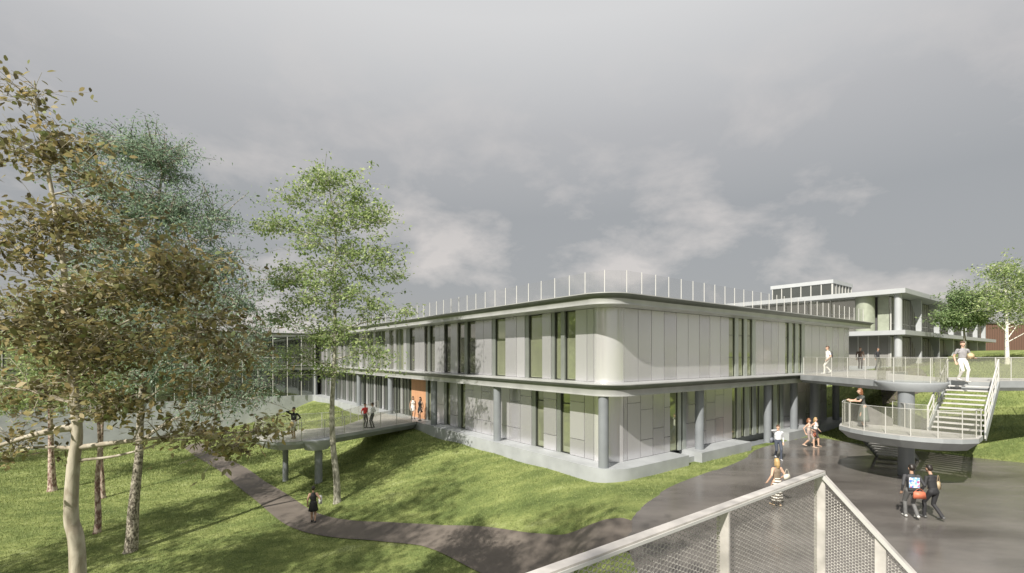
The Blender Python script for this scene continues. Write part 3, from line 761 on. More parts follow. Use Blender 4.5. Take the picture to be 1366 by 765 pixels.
# ---------------------------------------------------------------- upper footbridge, landing, stairs (right)
ZD = Z_MID; ZL = zr(-3.1)
bridge = empty('footbridge', (0, 0, 0)); tag(bridge, 'raised grey footbridge on round column, joining the building to the upper lawn', 'footbridge')
s0 = uvw(u_of(1062.5, 0) , -.22)
deckp = [s0, (17.55, 22.2), (18.1, 21.2), (19.3, 21.0), (20.3, 21.8), (21.26, 20.6), (22.6, 21.75), (34, 21.4), (34, 23.6), (27, 23.8), (22.9, 25.4), (24.5, 30.5), uvw(29.0, -2.6), uvw(29.8, -.22)]
def tapered(poly, zt, zb, inset, m, name, parent, lip=.12, inw=None):
    c = Vector((sum(p[0] for p in poly) / len(poly), sum(p[1] for p in poly) / len(poly))); n = len(poly)
    def off(P, d):
        out_ = []
        A = sum(P[i][0] * P[(i + 1) % n][1] - P[(i + 1) % n][0] * P[i][1] for i in range(n)); sgn = 1 if A > 0 else -1
        for i in range(n):
            a, b, c_ = Vector(P[i - 1]), Vector(P[i]), Vector(P[(i + 1) % n])
            e1 = (b - a).normalized(); e2 = (c_ - b).normalized(); n1 = Vector((-e1.y, e1.x)) * sgn; n2 = Vector((-e2.y, e2.x)) * sgn
            m_ = (n1 + n2); m_ = m_.normalized() if m_.length > 1e-4 else n1; k = d / max(.45, m_.dot(n1)); out_.append(tuple(b + m_ * k))
        return out_
    rows = [(poly, zt), (poly, zt - lip), (off(poly, inset), zb)]
    mb = MB()
    for P, z in rows: mb.v += [(p[0], p[1], z) for p in P]
    mb.f = [tuple(range(n)), tuple(2 * n + k for k in range(n - 1, -1, -1))]
    for i in range(2):
        for k in range(n): mb.f.append((i * n + k, i * n + (k + 1) % n, (i + 1) * n + (k + 1) % n, (i + 1) * n + k))
    return mb.build(name, m, parent)
tapered(deckp, ZD - .002, ZD - .46, .12, 'steel_deck', 'deck', bridge, .30)
tapered([(p[0], p[1]) for p in deckp], ZD + .02, ZD, .0, 'floor_deck', 'deck_floor', bridge, .01)
DC = (17.05, 20.3)
d_ = MB().tube([(17.6, 20.75, ZD - .36), (17.6, 20.75, ZD - .04), (17.6, 20.75, ZD + .03)], [1.02, 1.27, 1.27], 40).build('column_head', 'concrete', bridge); smooth_by_angle(d_)
smooth_by_angle(MB().cyl(17.08, 20.35, -.1, ZD - .34, .29, n=32).build('column', 'column', bridge))
smooth_by_angle(MB().cyl(20.0, 31.0, -1, ZD - .44, .3, n=20).build('column', 'column', bridge))
smooth_by_angle(MB().cyl(26.3, 22.7, -1, ZD - .44, .29, n=20).build('column', 'column', bridge))
front = [(s0[0] + .15, s0[1] - .1), (17.7, 22.3)] + arc(17.6, 20.75, 1.2, 120, 395, 14) + [(19.4, 21.15), (20.2, 21.85)]
front = [(s0[0] + .15, s0[1] - .1), (17.7, 22.25)] + [(17.6 + 1.2 * math.cos(math.radians(a)), 20.75 + 1.2 * math.sin(math.radians(a))) for a in (130, 160, 190, 220, 250, 280, 310, 340, 365)] + [(19.5, 21.2), (20.22, 21.82)]
railing(bridge, front, ZD, 1.08, 1.25)
railing(bridge, [(21.36, 20.75), (22.6, 21.9), (33.8, 21.55)], ZD, 1.08, 1.2)
railing(bridge, [(33.8, 23.5), (27, 23.65), (23.0, 25.35), (24.6, 30.5), uvw(28.9, -2.5)], ZD, 1.08, 1.5)

landing = empty('stair_landing', (0, 0, 0)); tag(landing, 'curved grey half landing with glass rail hanging below the footbridge', 'landing')
TL, TR = Vector((20.3, 21.8)), Vector((21.26, 20.6)); BL, BR = Vector((17.1, 19.2)), Vector((18.06, 18.0))
lp = [(14.95, 21.35), (14.35, 20.6), (14.28, 19.85), (14.35, 19.2), (14.58, 18.6), (14.9, 18.05), (15.35, 17.6), (15.9, 17.32), (16.5, 17.2), (17.2, 17.3), tuple(BR), tuple(BL), (16.75, 19.75), (17.0, 20.95), (15.85, 21.95)]
tapered(lp, ZL, ZL - .48, .32, 'steel_deck', 'deck', landing, .16)
tapered(lp, ZL + .02, ZL + .002, .0, 'floor_deck', 'deck_floor', landing, .005)
smooth_by_angle(MB().bar((17.0, 20.3, ZL - .3), (16.2, 19.2, ZL - .3), .5, .2).build('bracket', 'column', landing))
lr = [(15.75, 21.85), (15.0, 21.25), (14.45, 20.55), (14.38, 19.85), (14.45, 19.25), (14.68, 18.65), (14.98, 18.13), (15.42, 17.7), (15.93, 17.42), (16.5, 17.3), (17.15, 17.4), (17.98, 18.0)]
railing(landing, lr, ZL, 1.05, .82)
railing(landing, [(17.03, 19.25), (16.7, 19.8), (16.9, 20.85)], ZL, 1.05, .9)
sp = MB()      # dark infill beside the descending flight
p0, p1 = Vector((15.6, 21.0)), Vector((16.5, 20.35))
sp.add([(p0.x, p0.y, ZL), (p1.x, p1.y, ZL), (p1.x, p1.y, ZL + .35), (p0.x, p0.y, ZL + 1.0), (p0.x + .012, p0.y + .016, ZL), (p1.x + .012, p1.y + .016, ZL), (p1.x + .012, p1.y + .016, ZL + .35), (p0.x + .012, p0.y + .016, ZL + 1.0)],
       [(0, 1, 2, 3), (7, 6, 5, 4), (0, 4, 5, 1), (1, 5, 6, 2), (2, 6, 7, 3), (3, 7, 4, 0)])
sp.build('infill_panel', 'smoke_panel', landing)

def stair(name, label, A0, A1, zt, B0, B1, zb, n, rail=True, group=None):
    """A0-A1 top edge ends, B0-B1 bottom edge ends"""
    root = empty(name, ((B0.x + B1.x) / 2, (B0.y + B1.y) / 2, zb)); tag(root, label, 'stairs')
    loc = Vector(root.location)
    L = lambda p, z: (p.x - loc.x, p.y - loc.y, z - loc.z)
    run_ = (A0 - B0).normalized(); tr = MB()
    for k in range(1, n):
        t = k / n; a = B0.lerp(A0, t); b = B1.lerp(A1, t); z = zb + (zt - zb) * t; w = run_ * .14
        vs = [L(a - w, z), L(b - w, z), L(b + w, z), L(a + w, z), L(a - w, z - .05), L(b - w, z - .05), L(b + w, z - .05), L(a + w, z - .05)]
        tr.add(vs, [(0, 1, 2, 3), (7, 6, 5, 4), (0, 4, 5, 1), (1, 5, 6, 2), (2, 6, 7, 3), (3, 7, 4, 0)])
    tr.build('treads', 'tread', root)
    side = (A1 - A0).normalized() * .06
    for (a, b, sg) in ((A0, B0, -1), (A1, B1, 1)):
        a = a + side * sg; b = b + side * sg
        MB().bar(L(a, zt - .12), L(b, zb - .02), .05, .34 if rail else .2).build('stringer', 'stringer' if not rail else 'steel_deck', root)
        if rail:
            h = 1.0; r_ = MB().bar(L(a, zt + h), L(b, zb + h), .05, .045).build('handrail', 'white_metal', root)
            q = MB()
            for z_ in (.33, .66): q.bar(L(a, zt + z_), L(b, zb + z_), .025, .025)
            q.build('rail_bars', 'white_metal', r_)
            for k in range(5):
                t = k / 4; p = a.lerp(b, t); z = zt + (zb - zt) * t
                MB().bar(L(p, z - .1), L(p, z + h), .045, .045).build('post', 'white_metal', r_)
    return root
stair('staircase', 'open tread stair with white handrails from footbridge down to curved landing', TL, TR, ZD, BL, BR, ZL, 11)
dn = Vector((.8, .6)) * 3.9
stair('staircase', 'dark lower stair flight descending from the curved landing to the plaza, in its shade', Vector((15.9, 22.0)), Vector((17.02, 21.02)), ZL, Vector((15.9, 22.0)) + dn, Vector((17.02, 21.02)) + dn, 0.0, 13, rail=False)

# ---------------------------------------------------------------- left footbridge
lb = empty('footbridge', (0, 0, 0)); tag(lb, 'grey footbridge from the wooden entrance panel over the lawn to a lookout end', 'footbridge')
ZB = Z_BASE
e0 = uvw(-.03, v_of(556, 0)); e1 = uvw(-.03, v_of(508, 0))
lbp = [e0, (-10.2, 27.6), (-10.9, 26.4), (-11.7, 25.5), (-12.6, 25.2), (-13.6, 25.7), (-15.2, 27.4), (-14.6, 28.6), (-13.2, 29.6), (-11.2, 31.0), e1]
tapered(lbp, ZB - .003, ZB - .46, .22, 'steel_deck', 'deck', lb, .16)
tapered(lbp, ZB + .015, ZB, .0, 'floor_deck', 'deck_floor', lb, .006)
smooth_by_angle(MB().tube([(-11.1, 26.7, ZB - .62), (-11.1, 26.7, ZB - .1), (-11.1, 26.7, ZB - .004)], [.62, .98, .98], 36).build('column_head', 'concrete', lb))
smooth_by_angle(MB().cyl(-11.0, 26.7, H(-11, 26.7) - .3, ZB - .6, .21, n=24).build('column', 'column', lb))
smooth_by_angle(MB().cyl(-13.6, 28.2, H(-13.6, 28.2) - .3, ZB - .4, .16, n=20).build('column', 'column', lb))
railing(lb, [(e0[0] - .3, e0[1] - .2), (-10.3, 27.7), (-10.98, 26.5), (-11.75, 25.62), (-12.6, 25.34), (-13.5, 25.8), (-15.03, 27.45), (-14.5, 28.5)], ZB, 1.0, 1.35)
railing(lb, [(-14.5, 28.5), (-13.15, 29.45), (-11.25, 30.85), (e1[0] - .1, e1[1] - .3)], ZB, 1.0, 1.5)

# ---------------------------------------------------------------- foreground balustrade
fgb = empty('balustrade', (1.47, 2.24, EYE - 1.7)); tag(fgb, 'galvanised steel balustrade with expanded mesh infill in the near foreground', 'railing')
zt = EYE - .555; zb = EYE - 1.7
P0 = Vector((1.47, 2.24)); Ud = Vector((.8, .6)); Wd = Vector((.6, -.8))
loc = Vector(fgb.location)
def LF(p, z): return (p.x - loc.x, p.y - loc.y, z - loc.z)
PA = P0 - Ud * 2.6; PB = P0 + Wd * 1.3; drop = 1.02
topr = MB(); topr.bar(LF(PA, zt), LF(P0 + Ud * .012, zt), .036, .010)
tr_o = topr.build('top_rail', 'galv', fgb)
MB().bar(LF(PA + Wd * .021, zt - .006), LF(P0 + Wd * .021, zt - .006), .004, .010).build('rail_edge', 'white_metal', tr_o)
tr2 = MB().bar(LF(P0 + Wd * .0, zt - .002), LF(PB, zt - drop * 1.3), .030, .010).build('top_rail', 'galv', fgb)
MB().bar(LF(P0 - Ud * .018, zt - .002), LF(PB - Ud * .018, zt - drop * 1.3), .005, .016).build('rail_edge', 'white_metal', tr2)
for t in (0, .87, 1.72, 2.35):
    p = P0 - Ud * t
    MB().bar(LF(p - Ud * .024, (zt + zb) / 2 - 9), LF(p + Ud * .024, (zt + zb) / 2 - 9), .01, .01) if False else None
    m_ = MB(); a = p - Wd * .024; b = p + Wd * .022; n_ = Ud * .005
    m_.add([LF(a - n_, zb), LF(b - n_, zb), LF(b + n_, zb), LF(a + n_, zb), LF(a - n_, zt - .008), LF(b - n_, zt - .008), LF(b + n_, zt - .008), LF(a + n_, zt - .008)],
           [(0, 3, 2, 1), (4, 5, 6, 7), (0, 1, 5, 4), (1, 2, 6, 5), (2, 3, 7, 6), (3, 0, 4, 7)]); m_.build('post', 'galv', fgb)
for t in (.235, .8):
    p = P0 + Wd * t; z1_ = zt - drop * t - .012
    m_ = MB(); a = p - Wd * .02; b = p + Wd * .02; n_ = Ud * .006
    m_.add([LF(a - n_, zb - 1.2), LF(b - n_, zb - 1.2), LF(b + n_, zb - 1.2), LF(a + n_, zb - 1.2), LF(a - n_, z1_ + .02), LF(b - n_, z1_ - .02), LF(b + n_, z1_ - .02), LF(a + n_, z1_ + .02)],
           [(0, 3, 2, 1), (4, 5, 6, 7), (0, 1, 5, 4), (1, 2, 6, 5), (2, 3, 7, 6), (3, 0, 4, 7)]); m_.build('post', 'galv', fgb)
def expanded(P, D, N, length, ztop, slope, zbot, name, cw=.037, ch=.0175):
    V = []; Fc = []
    nrow = int((ztop - zbot) / ch) + 2; ncol = int(length / cw) + 1; w = .0021; t = .0014
    D3 = np.array([D.x, D.y, 0]); N3 = np.array([N.x, N.y, 0]); P3 = np.array([P.x - loc.x, P.y - loc.y, 0])
    segs_ = []
    for j in range(nrow * 2):
        z = ztop - loc.z - j * ch / 2; o = (j % 2) * cw / 2
        for i in range(ncol):
            s0_ = i * cw + o
            # bond and two strands down
            for ds in (1, -1):
                a = (s0_ + ds * cw * .12, z); b = (s0_ + ds * cw * .38, z - ch / 2)
                segs_.append((a, b))
            segs_.append(((s0_ - cw * .12, z), (s0_ + cw * .12, z)))
    for a, b in segs_:
        if a[0] < 0 or b[0] < 0 or a[0] > length or b[0] > length: continue
        if max(a[1], b[1]) > ztop - loc.z - slope * ((a[0] + b[0]) / 2) - .012: continue
        dx, dz = b[0] - a[0], b[1] - a[1]; L_ = math.hypot(dx, dz); nx_, nz_ = -dz / L_ * w / 2, dx / L_ * w / 2
        c = len(V)
        for (p, q) in ((a, b),):
            for (s_, z_) in ((p[0] + nx_, p[1] + nz_), (p[0] - nx_, p[1] - nz_), (q[0] - nx_, q[1] - nz_), (q[0] + nx_, q[1] + nz_)):
                V.append(P3 + D3 * s_ + N3 * t + np.array([0, 0, z_]))
            for (s_, z_) in ((p[0] + nx_, p[1] + nz_), (p[0] - nx_, p[1] - nz_), (q[0] - nx_, q[1] - nz_), (q[0] + nx_, q[1] + nz_)):
                V.append(P3 + D3 * s_ - N3 * t + np.array([0, 0, z_]))
        Fc += [(c, c + 1, c + 2, c + 3), (c + 7, c + 6, c + 5, c + 4), (c, c + 4, c + 5, c + 1), (c + 2, c + 6, c + 7, c + 3)]
    np_mesh(name, np.array(V), np.array(Fc), 'galv_mesh', fgb)
expanded(P0 - Wd * .012, -Ud, Wd, 2.5, zt, 0.0, EYE - 1.25, 'mesh_panel')
expanded(P0 + Ud * .012, Wd, Ud, 1.2, zt, drop, EYE - 1.9, 'mesh_panel', .024, .0145)
wk = empty('viewing_bridge', (0, 0, EYE - 1.72)); tag(wk, 'concrete walkway the near mesh balustrade stands on', 'footbridge')
q0 = P0 + Wd * .03 + Ud * .03
prism([tuple(q0), tuple(q0 - Ud * 5), tuple(q0 - Ud * 5 + Wd * 1.9), tuple(q0 + Wd * 1.9)], -.28, 0).build('deck', 'concrete', wk)

# ---------------------------------------------------------------- trees
def leaf_mesh(name, C, size, m, parent, aspect=.5, droop=.35, shape=4):
    n = len(C)
    a = NR.random(n) * 2 * np.pi; tilt = NR.normal(0, .55, n) - droop
    d = np.stack([np.cos(a) * np.cos(tilt), np.sin(a) * np.cos(tilt), np.sin(tilt)], 1)
    s_ = np.stack([-np.sin(a), np.cos(a), np.zeros(n)], 1); roll = NR.normal(0, .6, n)
    nrm = np.cross(d, s_); sd = s_ * np.cos(roll)[:, None] + nrm * np.sin(roll)[:, None]
    nr2 = np.cross(d, sd)
    L = size * (.6 + .8 * NR.random(n)); W = L * aspect
    b = C; L = L[:, None]; W = W[:, None]
    if shape == 4:
        V = np.stack([b, b + d * L * .45 + sd * W * .5 + nr2 * L * .08, b + d * L, b + d * L * .45 - sd * W * .5 + nr2 * L * .08], 1).reshape(-1, 3)
        return np_mesh(name, V, np.arange(4 * n).reshape(-1, 4), m, parent)
    V = np.stack([b, b + d * L * .25 + sd * W * .42, b + d * L * .6 + sd * W * .46 , b + d * L - nr2 * L * .12, b + d * L * .6 - sd * W * .46, b + d * L * .25 - sd * W * .42], 1).reshape(-1, 3)
    return np_mesh(name, V, np.arange(6 * n).reshape(-1, 6), m, parent, nv=6)

def bez(a, b, c, n):
    return [tuple(a * (1 - t) ** 2 + b * 2 * t * (1 - t) + c * t * t) for t in [i / n for i in range(n + 1)]]
def tree(name, label, cat, base, trunk, tr, blobs, nleaf, lsize, barkm, leafm, group=None, cl=.55, flat=.5, aspect=.5, shape=4, extra=(), rise=.6, per=None, droop=.35, twig=.010, seed=1, start=.25, link_=True):
    """trunk: list of 3D points (relative to base), blobs: (x,y,z,rx,ry,rz,weight) relative to base"""
    rr = random.Random(seed)
    root = empty(name, base); tag(root, label, cat, group)
    T = [Vector(p) for p in trunk]; n = len(T)
    tp = catmull(T, 6); TPs = [Vector(p) for p in tp]; m_ = len(TPs)
    rads = [tr * (1 - .93 * (i / (m_ - 1)) ** .85) for i in range(m_)]
    rads[0] *= 1.35; rads[1] *= 1.12
    tb = MB(); tb.tube(TPs, rads, 12)
    tw = sum(b[6] for b in blobs); clusters = []
    ncl = per or max(30, nleaf // 110)
    for b in blobs:
        k = max(1, round(ncl * b[6] / tw))
        for _ in range(k):
            while True:
                q = Vector((rr.uniform(-1, 1), rr.uniform(-1, 1), rr.uniform(-1, 1)))
                if q.length <= 1: break
            q *= (.55 + .45 * rr.random()) if q.length > .3 else 1
            clusters.append(Vector((b[0] + q.x * b[3], b[1] + q.y * b[4], b[2] + q.z * b[5])))
    pts = []; per_leaf = nleaf / len(clusters)
    i0 = int(m_ * start)
    sk = [(TPs[i], rads[i], 0.0) for i in range(i0, m_)]
    def axis_d(c):
        return min(math.hypot(p.x - c.x, p.y - c.y) + .4 * abs(p.z - c.z) for p in TPs[i0:])
    # a few far tips first make the main limbs, the rest fork off them
    clusters.sort(key=axis_d, reverse=True)
    order = clusters[::9] + [c for i, c in enumerate(clusters) if i % 9]
    for ci, c in enumerate(order):
        best = None
        for (p, r_, dd) in sk:
            v_ = c - p; L = v_.length; hd_ = math.hypot(v_.x, v_.y)
            cost = L + 1.1 * max(0, p.z - (c.z - hd_ * rise * .6)) + (.0 if dd else .0) + .25 * dd + (0 if L > .25 else .3)
            if best is None or cost < best[0]: best = (cost, p, r_, dd, L)
        _, p, pr_, dd, L = best
        ctrl = p.lerp(c, .5) + Vector((rr.uniform(-.13, .13) * L, rr.uniform(-.13, .13) * L, rr.uniform(-.02, .16) * L))
        r0 = min(pr_ * .72, .010 + .016 * L * tr / .15) if ci >= len(clusters[::9]) else min(pr_ * .62, .016 + .016 * L * tr / .15)
        r0 = max(r0, twig * .7)
        bp = bez(p, ctrl, c, 7)
        rl = [max(twig * .45, r0 * (1 - .85 * t / 7)) for t in range(8)]
        tb.tube(bp, rl, 6, cap=False)
        for t in range(2, 8): sk.append((Vector(bp[t]), rl[t], dd + L * t / 7))
        k = int(per_leaf * rr.uniform(.55, 1.5)); outer = 1.0
        # side twigs carrying the leaves
        nt_ = 5
        ends = [c]
        for _ in range(nt_):
            t = rr.uniform(.5, .95); j = int(t * 7); s_ = Vector(bp[j])
            e2 = s_ + Vector((rr.gauss(0, cl), rr.gauss(0, cl), rr.gauss(.1, cl * flat)))
            tb.tube([s_, s_.lerp(e2, .5) + Vector((0, 0, .05)), e2], [twig * .8, twig * .6, twig * .4], 4, cap=False); ends.append(e2)
        for q in range(k):
            e2 = rr.choice(ends); f_ = rr.random() ** .5; s_ = e2.lerp(c, .4 * (1 - f_))
            pts.append((s_.x + rr.gauss(0, cl * .36), s_.y + rr.gauss(0, cl * .36), s_.z + rr.gauss(0, cl * .36 * flat)))
    for ex in extra:      # explicit limbs: (points, r0)
        tb.tube(catmull([Vector(p) for p in ex[0]], 5), [ex[1] * (1 - .75 * i / (len(ex[0]) * 5 - 5)) for i in range(len(ex[0]) * 5 - 4)], 9)
    t_o = tb.build('trunk', barkm, root); smooth_by_angle(t_o, 60)
    leaf_mesh('crown', np.array(pts), lsize, leafm, root, aspect, droop, shape)
    return root

leaf_mat('leaf_brown', [(.11, .09, .045), (.18, .155, .075), (.24, .245, .11), (.29, .25, .12), (.44, .34, .155), (.26, .33, .15)], .45, .45)
leaf_mat('leaf_blue', [(.12, .18, .12), (.20, .29, .20), (.29, .39, .27), (.44, .54, .38)], .45, .45)
leaf_mat('leaf_spring', [(.16, .23, .09), (.27, .36, .14), (.38, .48, .20), (.58, .64, .32)], .48, .45)
leaf_mat('leaf_mixed', [(.07, .10, .03), (.13, .17, .05), (.17, .14, .05), (.24, .27, .09)], .4, .5)
leaf_mat('leaf_green', [(.12, .18, .08), (.19, .28, .12), (.27, .37, .16), (.38, .47, .22)], .4, .45)

def blob_px(base, Y, lst):
    out_ = []
    for (px, py, rx, ry, w, *dy) in lst:
        x = ray(px, Y) - base[0]; z = zat(py, Y) - base[2]; a = rx / F * Y; b = ry / F * Y
        out_.append((x, (dy[0] if dy else 0), z, a, max(a, .3) * .8, b, w))
    return out_
def trunk_px(base, Y, lst):
    out_ = [(0, 0, -.15)]
    for i, (px, py, *dy) in enumerate(lst): out_.append((ray(px, Y) - base[0], (dy[0] if dy else 0), zat(py, Y) - base[2]))
    return out_
# T1 near brown-leaved tree
Y1 = 8.2; bx = ray(100, Y1); base1 = (bx, Y1, H(bx, Y1))
tree('copper_tree', 'near tree with bronze brown leaves and smooth pale trunk at the left edge', 'tree', base1,
     trunk_px(base1, Y1, [(104, 765), (95, 690), (98, 620), (103, 575), (96, 500), (92, 430), (84, 350), (70, 260), (52, 170), (46, 108)]), .135,
     blob_px(base1, Y1, [(30, 320, 45, 60, 2.2), (60, 200, 22, 50, .9), (45, 128, 14, 22, .35), (10, 200, 30, 25, .5), (20, 125, 24, 8, .2), (85, 185, 35, 12, .5), (120, 300, 50, 50, 2.0), (170, 385, 95, 45, 3.6), (60, 430, 80, 55, 3.2), (150, 470, 95, 45, 3.4),
                         (240, 360, 60, 40, 2.4), (270, 440, 55, 45, 2.2), (40, 520, 60, 32, 1.2), (175, 545, 60, 28, 1.6), (265, 520, 45, 25, .7), (300, 470, 45, 30, .7), (10, 590, 30, 40, .8), (255, 578, 60, 10, .6), (310, 597, 30, 14, .8), (340, 570, 18, 12, .4), (140, 235, 40, 20, .5)]),
     11000, .112, 'bark_pale', 'leaf_brown', cl=.40, flat=.42, aspect=.55, shape=6, per=330, droop=.3, twig=.006, seed=3, start=.35, rise=.45,
     extra=[([(ray(100, Y1) - bx, 0, zat(570, Y1) - base1[2]), (ray(80, Y1) - bx, -.1, zat(573, Y1) - base1[2]), (ray(40, Y1) - bx, -.2, zat(584, Y1) - base1[2]), (ray(-10, Y1) - bx, -.4, zat(603, Y1) - base1[2])], .075),
            ([(ray(97, Y1) - bx, 0, zat(615, Y1) - base1[2]), (ray(140, Y1) - bx, .15, zat(612, Y1) - base1[2]), (ray(180, Y1) - bx, .3, zat(602, Y1) - base1[2]), (ray(205, Y1) - bx, .3, zat(592, Y1) - base1[2]), (ray(270, Y1) - bx, .5, zat(592, Y1) - base1[2]), (ray(320, Y1) - bx, .6, zat(588, Y1) - base1[2])], .027),
            ([(ray(98, Y1) - bx, 0, zat(500, Y1) - base1[2]), (ray(140, Y1) - bx, -.2, zat(470, Y1) - base1[2]), (ray(165, Y1) - bx, -.3, zat(445, Y1) - base1[2]), (ray(205, Y1) - bx, -.4, zat(425, Y1) - base1[2])], .045)])
# T2 blue-green fine leaved tree behind
X2, Y2 = at(174, 735, -8.3); base2 = (X2, Y2, H(X2, Y2))
tree('willow_tree', 'tall fine leaved blue green tree with ridged leaning trunk on the left lawn', 'tree', base2,
     trunk_px(base2, Y2, [(176, 720), (178, 680), (182, 640), (186, 600), (188, 540), (195, 450), (205, 340), (215, 240), (222, 185)]), .27,
     blob_px(base2, Y2, [(150, 200, 50, 32, 1.7), (215, 215, 55, 30, 1.9), (110, 230, 30, 35, .8), (190, 270, 90, 40, 3), (255, 300, 50, 50, 2.2), (160, 340, 100, 50, 3), (280, 370, 55, 50, 2.2), (220, 420, 110, 45, 3), (320, 420, 40, 40, 1.2), (300, 480, 60, 35, 1.7), (200, 490, 90, 35, 2), (330, 530, 30, 20, .6), (280, 540, 40, 16, .6)]),
     44000, .14, 'bark_ridged', 'leaf_blue', cl=.66, flat=.6, aspect=.34, per=300, seed=5, twig=.022, droop=.5, start=.3)
# T3..T5 trees with reddish trunks
X, Y = at(129, 711, -8.4); b_ = (X, Y, H(X, Y))
tree('birch_tree', 'slim tree with flaking red and white bark nearest the pale trunk on the left lawn', 'tree', b_,
     trunk_px(b_, Y, [(131, 690), (130, 640), (133, 590), (128, 520), (122, 440), (112, 360)]), .16,
     blob_px(b_, Y, [(120, 420, 60, 50, 2), (80, 480, 60, 40, 2), (130, 520, 60, 35, 1.5), (110, 370, 35, 35, 1)]), 9000, .15, 'bark_red', 'leaf_spring', group='young trees with red flaking bark', cl=.6, aspect=.4, seed=8, per=90, start=.4)
X, Y = at(137, 665, -8.45); b_ = (X, Y, H(X, Y))
tree('birch_tree', 'slim red barked tree standing just behind the nearer flaking trunk on the left lawn', 'tree', b_,
     trunk_px(b_, Y, [(136, 640), (135, 600), (138, 540), (145, 460), (150, 400)]), .16,
     blob_px(b_, Y, [(160, 470, 60, 45, 2), (110, 520, 70, 35, 2), (150, 420, 40, 30, 1)]), 7000, .17, 'bark_red', 'leaf_spring', group='young trees with red flaking bark', cl=.7, aspect=.4, seed=9, per=70, start=.4)
X, Y = at(70, 655, -8.5); b_ = (X, Y, H(X, Y))
tree('birch_tree', 'red barked tree farthest to the left, alone with a dark shadow at its foot', 'tree', b_,
     trunk_px(b_, Y, [(69, 630), (68, 590), (66, 530), (60, 450), (55, 400)]), .24,
     blob_px(b_, Y, [(40, 460, 60, 45, 2), (70, 520, 80, 40, 2.5), (10, 540, 40, 30, 1), (60, 410, 40, 30, 1)]), 10000, .19, 'bark_red', 'leaf_spring', group='young trees with red flaking bark', cl=.9, aspect=.4, seed=10, per=90, start=.35)
# T6 central tree
X6, Y6 = at(450, 670, -7.3); b6 = (X6, Y6, H(X6, Y6))
tree('ash_tree', 'slender light green tree standing alone in front of the left facade beside the footbridge', 'tree', b6,
     trunk_px(b6, Y6, [(449, 640), (444, 590), (443, 540), (446, 490), (447, 430), (446, 380), (448, 320), (442, 270), (436, 230)]), .18,
     blob_px(b6, Y6, [(432, 240, 38, 26, 1.7), (470, 255, 38, 30, 1.7), (400, 262, 38, 18, 1.0), (505, 290, 25, 32, 1.1), (440, 290, 60, 26, 1.9), (358, 305, 34, 14, .8), (385, 300, 30, 18, .6), (500, 345, 38, 26, 1.2), (395, 365, 45, 24, 1.4), (455, 350, 50, 25, 1.0), (372, 385, 34, 18, .9), (520, 372, 24, 12, .5),
                      (420, 410, 50, 18, 1.2), (495, 410, 44, 16, 1.0), (375, 430, 36, 16, .9), (440, 452, 46, 14, 1.1), (535, 420, 24, 8, .45), (500, 470, 42, 12, .9), (390, 470, 40, 12, .8), (440, 492, 46, 9, .9), (385, 500, 36, 8, .5), (505, 494, 32, 7, .5), (450, 320, 80, 38, 3.4), (440, 380, 90, 38, 3.4), (455, 440, 75, 28, 1.8)]),
     17000, .17, 'bark_grey', 'leaf_spring', cl=.5, flat=.5, aspect=.5, seed=12, per=330, twig=.011, start=.42, rise=.35)
# T7, T8 right trees
Y7 = 43.0; b_ = (ray(1287, Y7), Y7, H(ray(1287, Y7), Y7))
tree('maple_tree', 'small round green tree in front of the far glass building on the right', 'tree', b_,
     trunk_px(b_, Y7, [(1287, 455), (1286, 440), (1286, 420), (1285, 395)]), .14,
     blob_px(b_, Y7, [(1286, 395, 20, 18, 1.6), (1272, 420, 20, 16, 1.3), (1300, 418, 18, 18, 1.3), (1285, 428, 26, 12, 1.6), (1262, 428, 12, 8, .4), (1312, 400, 12, 18, .6)]),
     11000, .21, 'bark_grey', 'leaf_green', cl=.6, flat=.7, seed=13, per=90, aspect=.5, start=.3)
Y8 = 40.0; b_ = (ray(1344, Y8), Y8, H(ray(1344, Y8), Y8))
tree('birch_tree', 'white trunked birch at the right edge in front of the brown boarded building', 'tree', b_,
     trunk_px(b_, Y8, [(1343, 455), (1343, 430), (1342, 400), (1341, 370), (1340, 352)]), .17,
     blob_px(b_, Y8, [(1340, 362, 24, 17, 1.5), (1325, 385, 18, 20, 1), (1360, 382, 22, 24, 1.5), (1340, 405, 28, 18, 1.2), (1366, 412, 20, 22, 1.1), (1318, 410, 12, 18, .6), (1385, 390, 22, 30, 1.2), (1345, 432, 30, 6, .3)]),
     8000, .20, 'bark_birch', 'leaf_spring', cl=.75, flat=.7, seed=14, per=100, aspect=.5, start=.3,
     extra=[([(0, 0, 2.2), (.9, .1, 3.3), (2.0, .2, 4.6)], .045), ([(0, 0, 2.7), (-.9, .1, 3.7), (-1.8, .2, 5.2)], .045), ([(0, 0, 1.9), (1.3, -.2, 2.7), (2.6, -.2, 3.4)], .04)])
# trees outside the frame: they throw the dappled shade and stand in the glass reflections
def round_tree(name, label, X, Y, h, rad, leafm, n, seed, group, ls=.2):
    b_ = (X, Y, H(X, Y))
    return tree(name, label, 'tree', b_, [(0, 0, -.2), (.1, 0, h * .25), (-.1, .1, h * .5), (0, 0, h * .8), (0, 0, h * .97)], .2,
         [(0, 0, h * .62, rad, rad, h * .26, 3), (rad * .3, 0, h * .82, rad * .6, rad * .6, h * .16, 1.4), (-rad * .3, rad * .3, h * .45, rad * .9, rad * .9, h * .12, 1.2)],
         n, ls, 'bark_grey', leafm, group=group, cl=.8, seed=seed, per=60, start=.35)
s1 = round_tree('shade_tree', 'leafy tree beyond the left edge of the picture shading the lawn', -17.5, 9.0, 15.5, 3.6, 'leaf_mixed', 5200, 21, 'trees around the site outside the picture')
def cp_tree(o, x, y, rz, sc_=1.0):
    c = copy_tree(o); c.location = (x, y, H(x, y)); c.rotation_euler = (0, 0, rz); c.scale = (sc_, sc_, sc_)
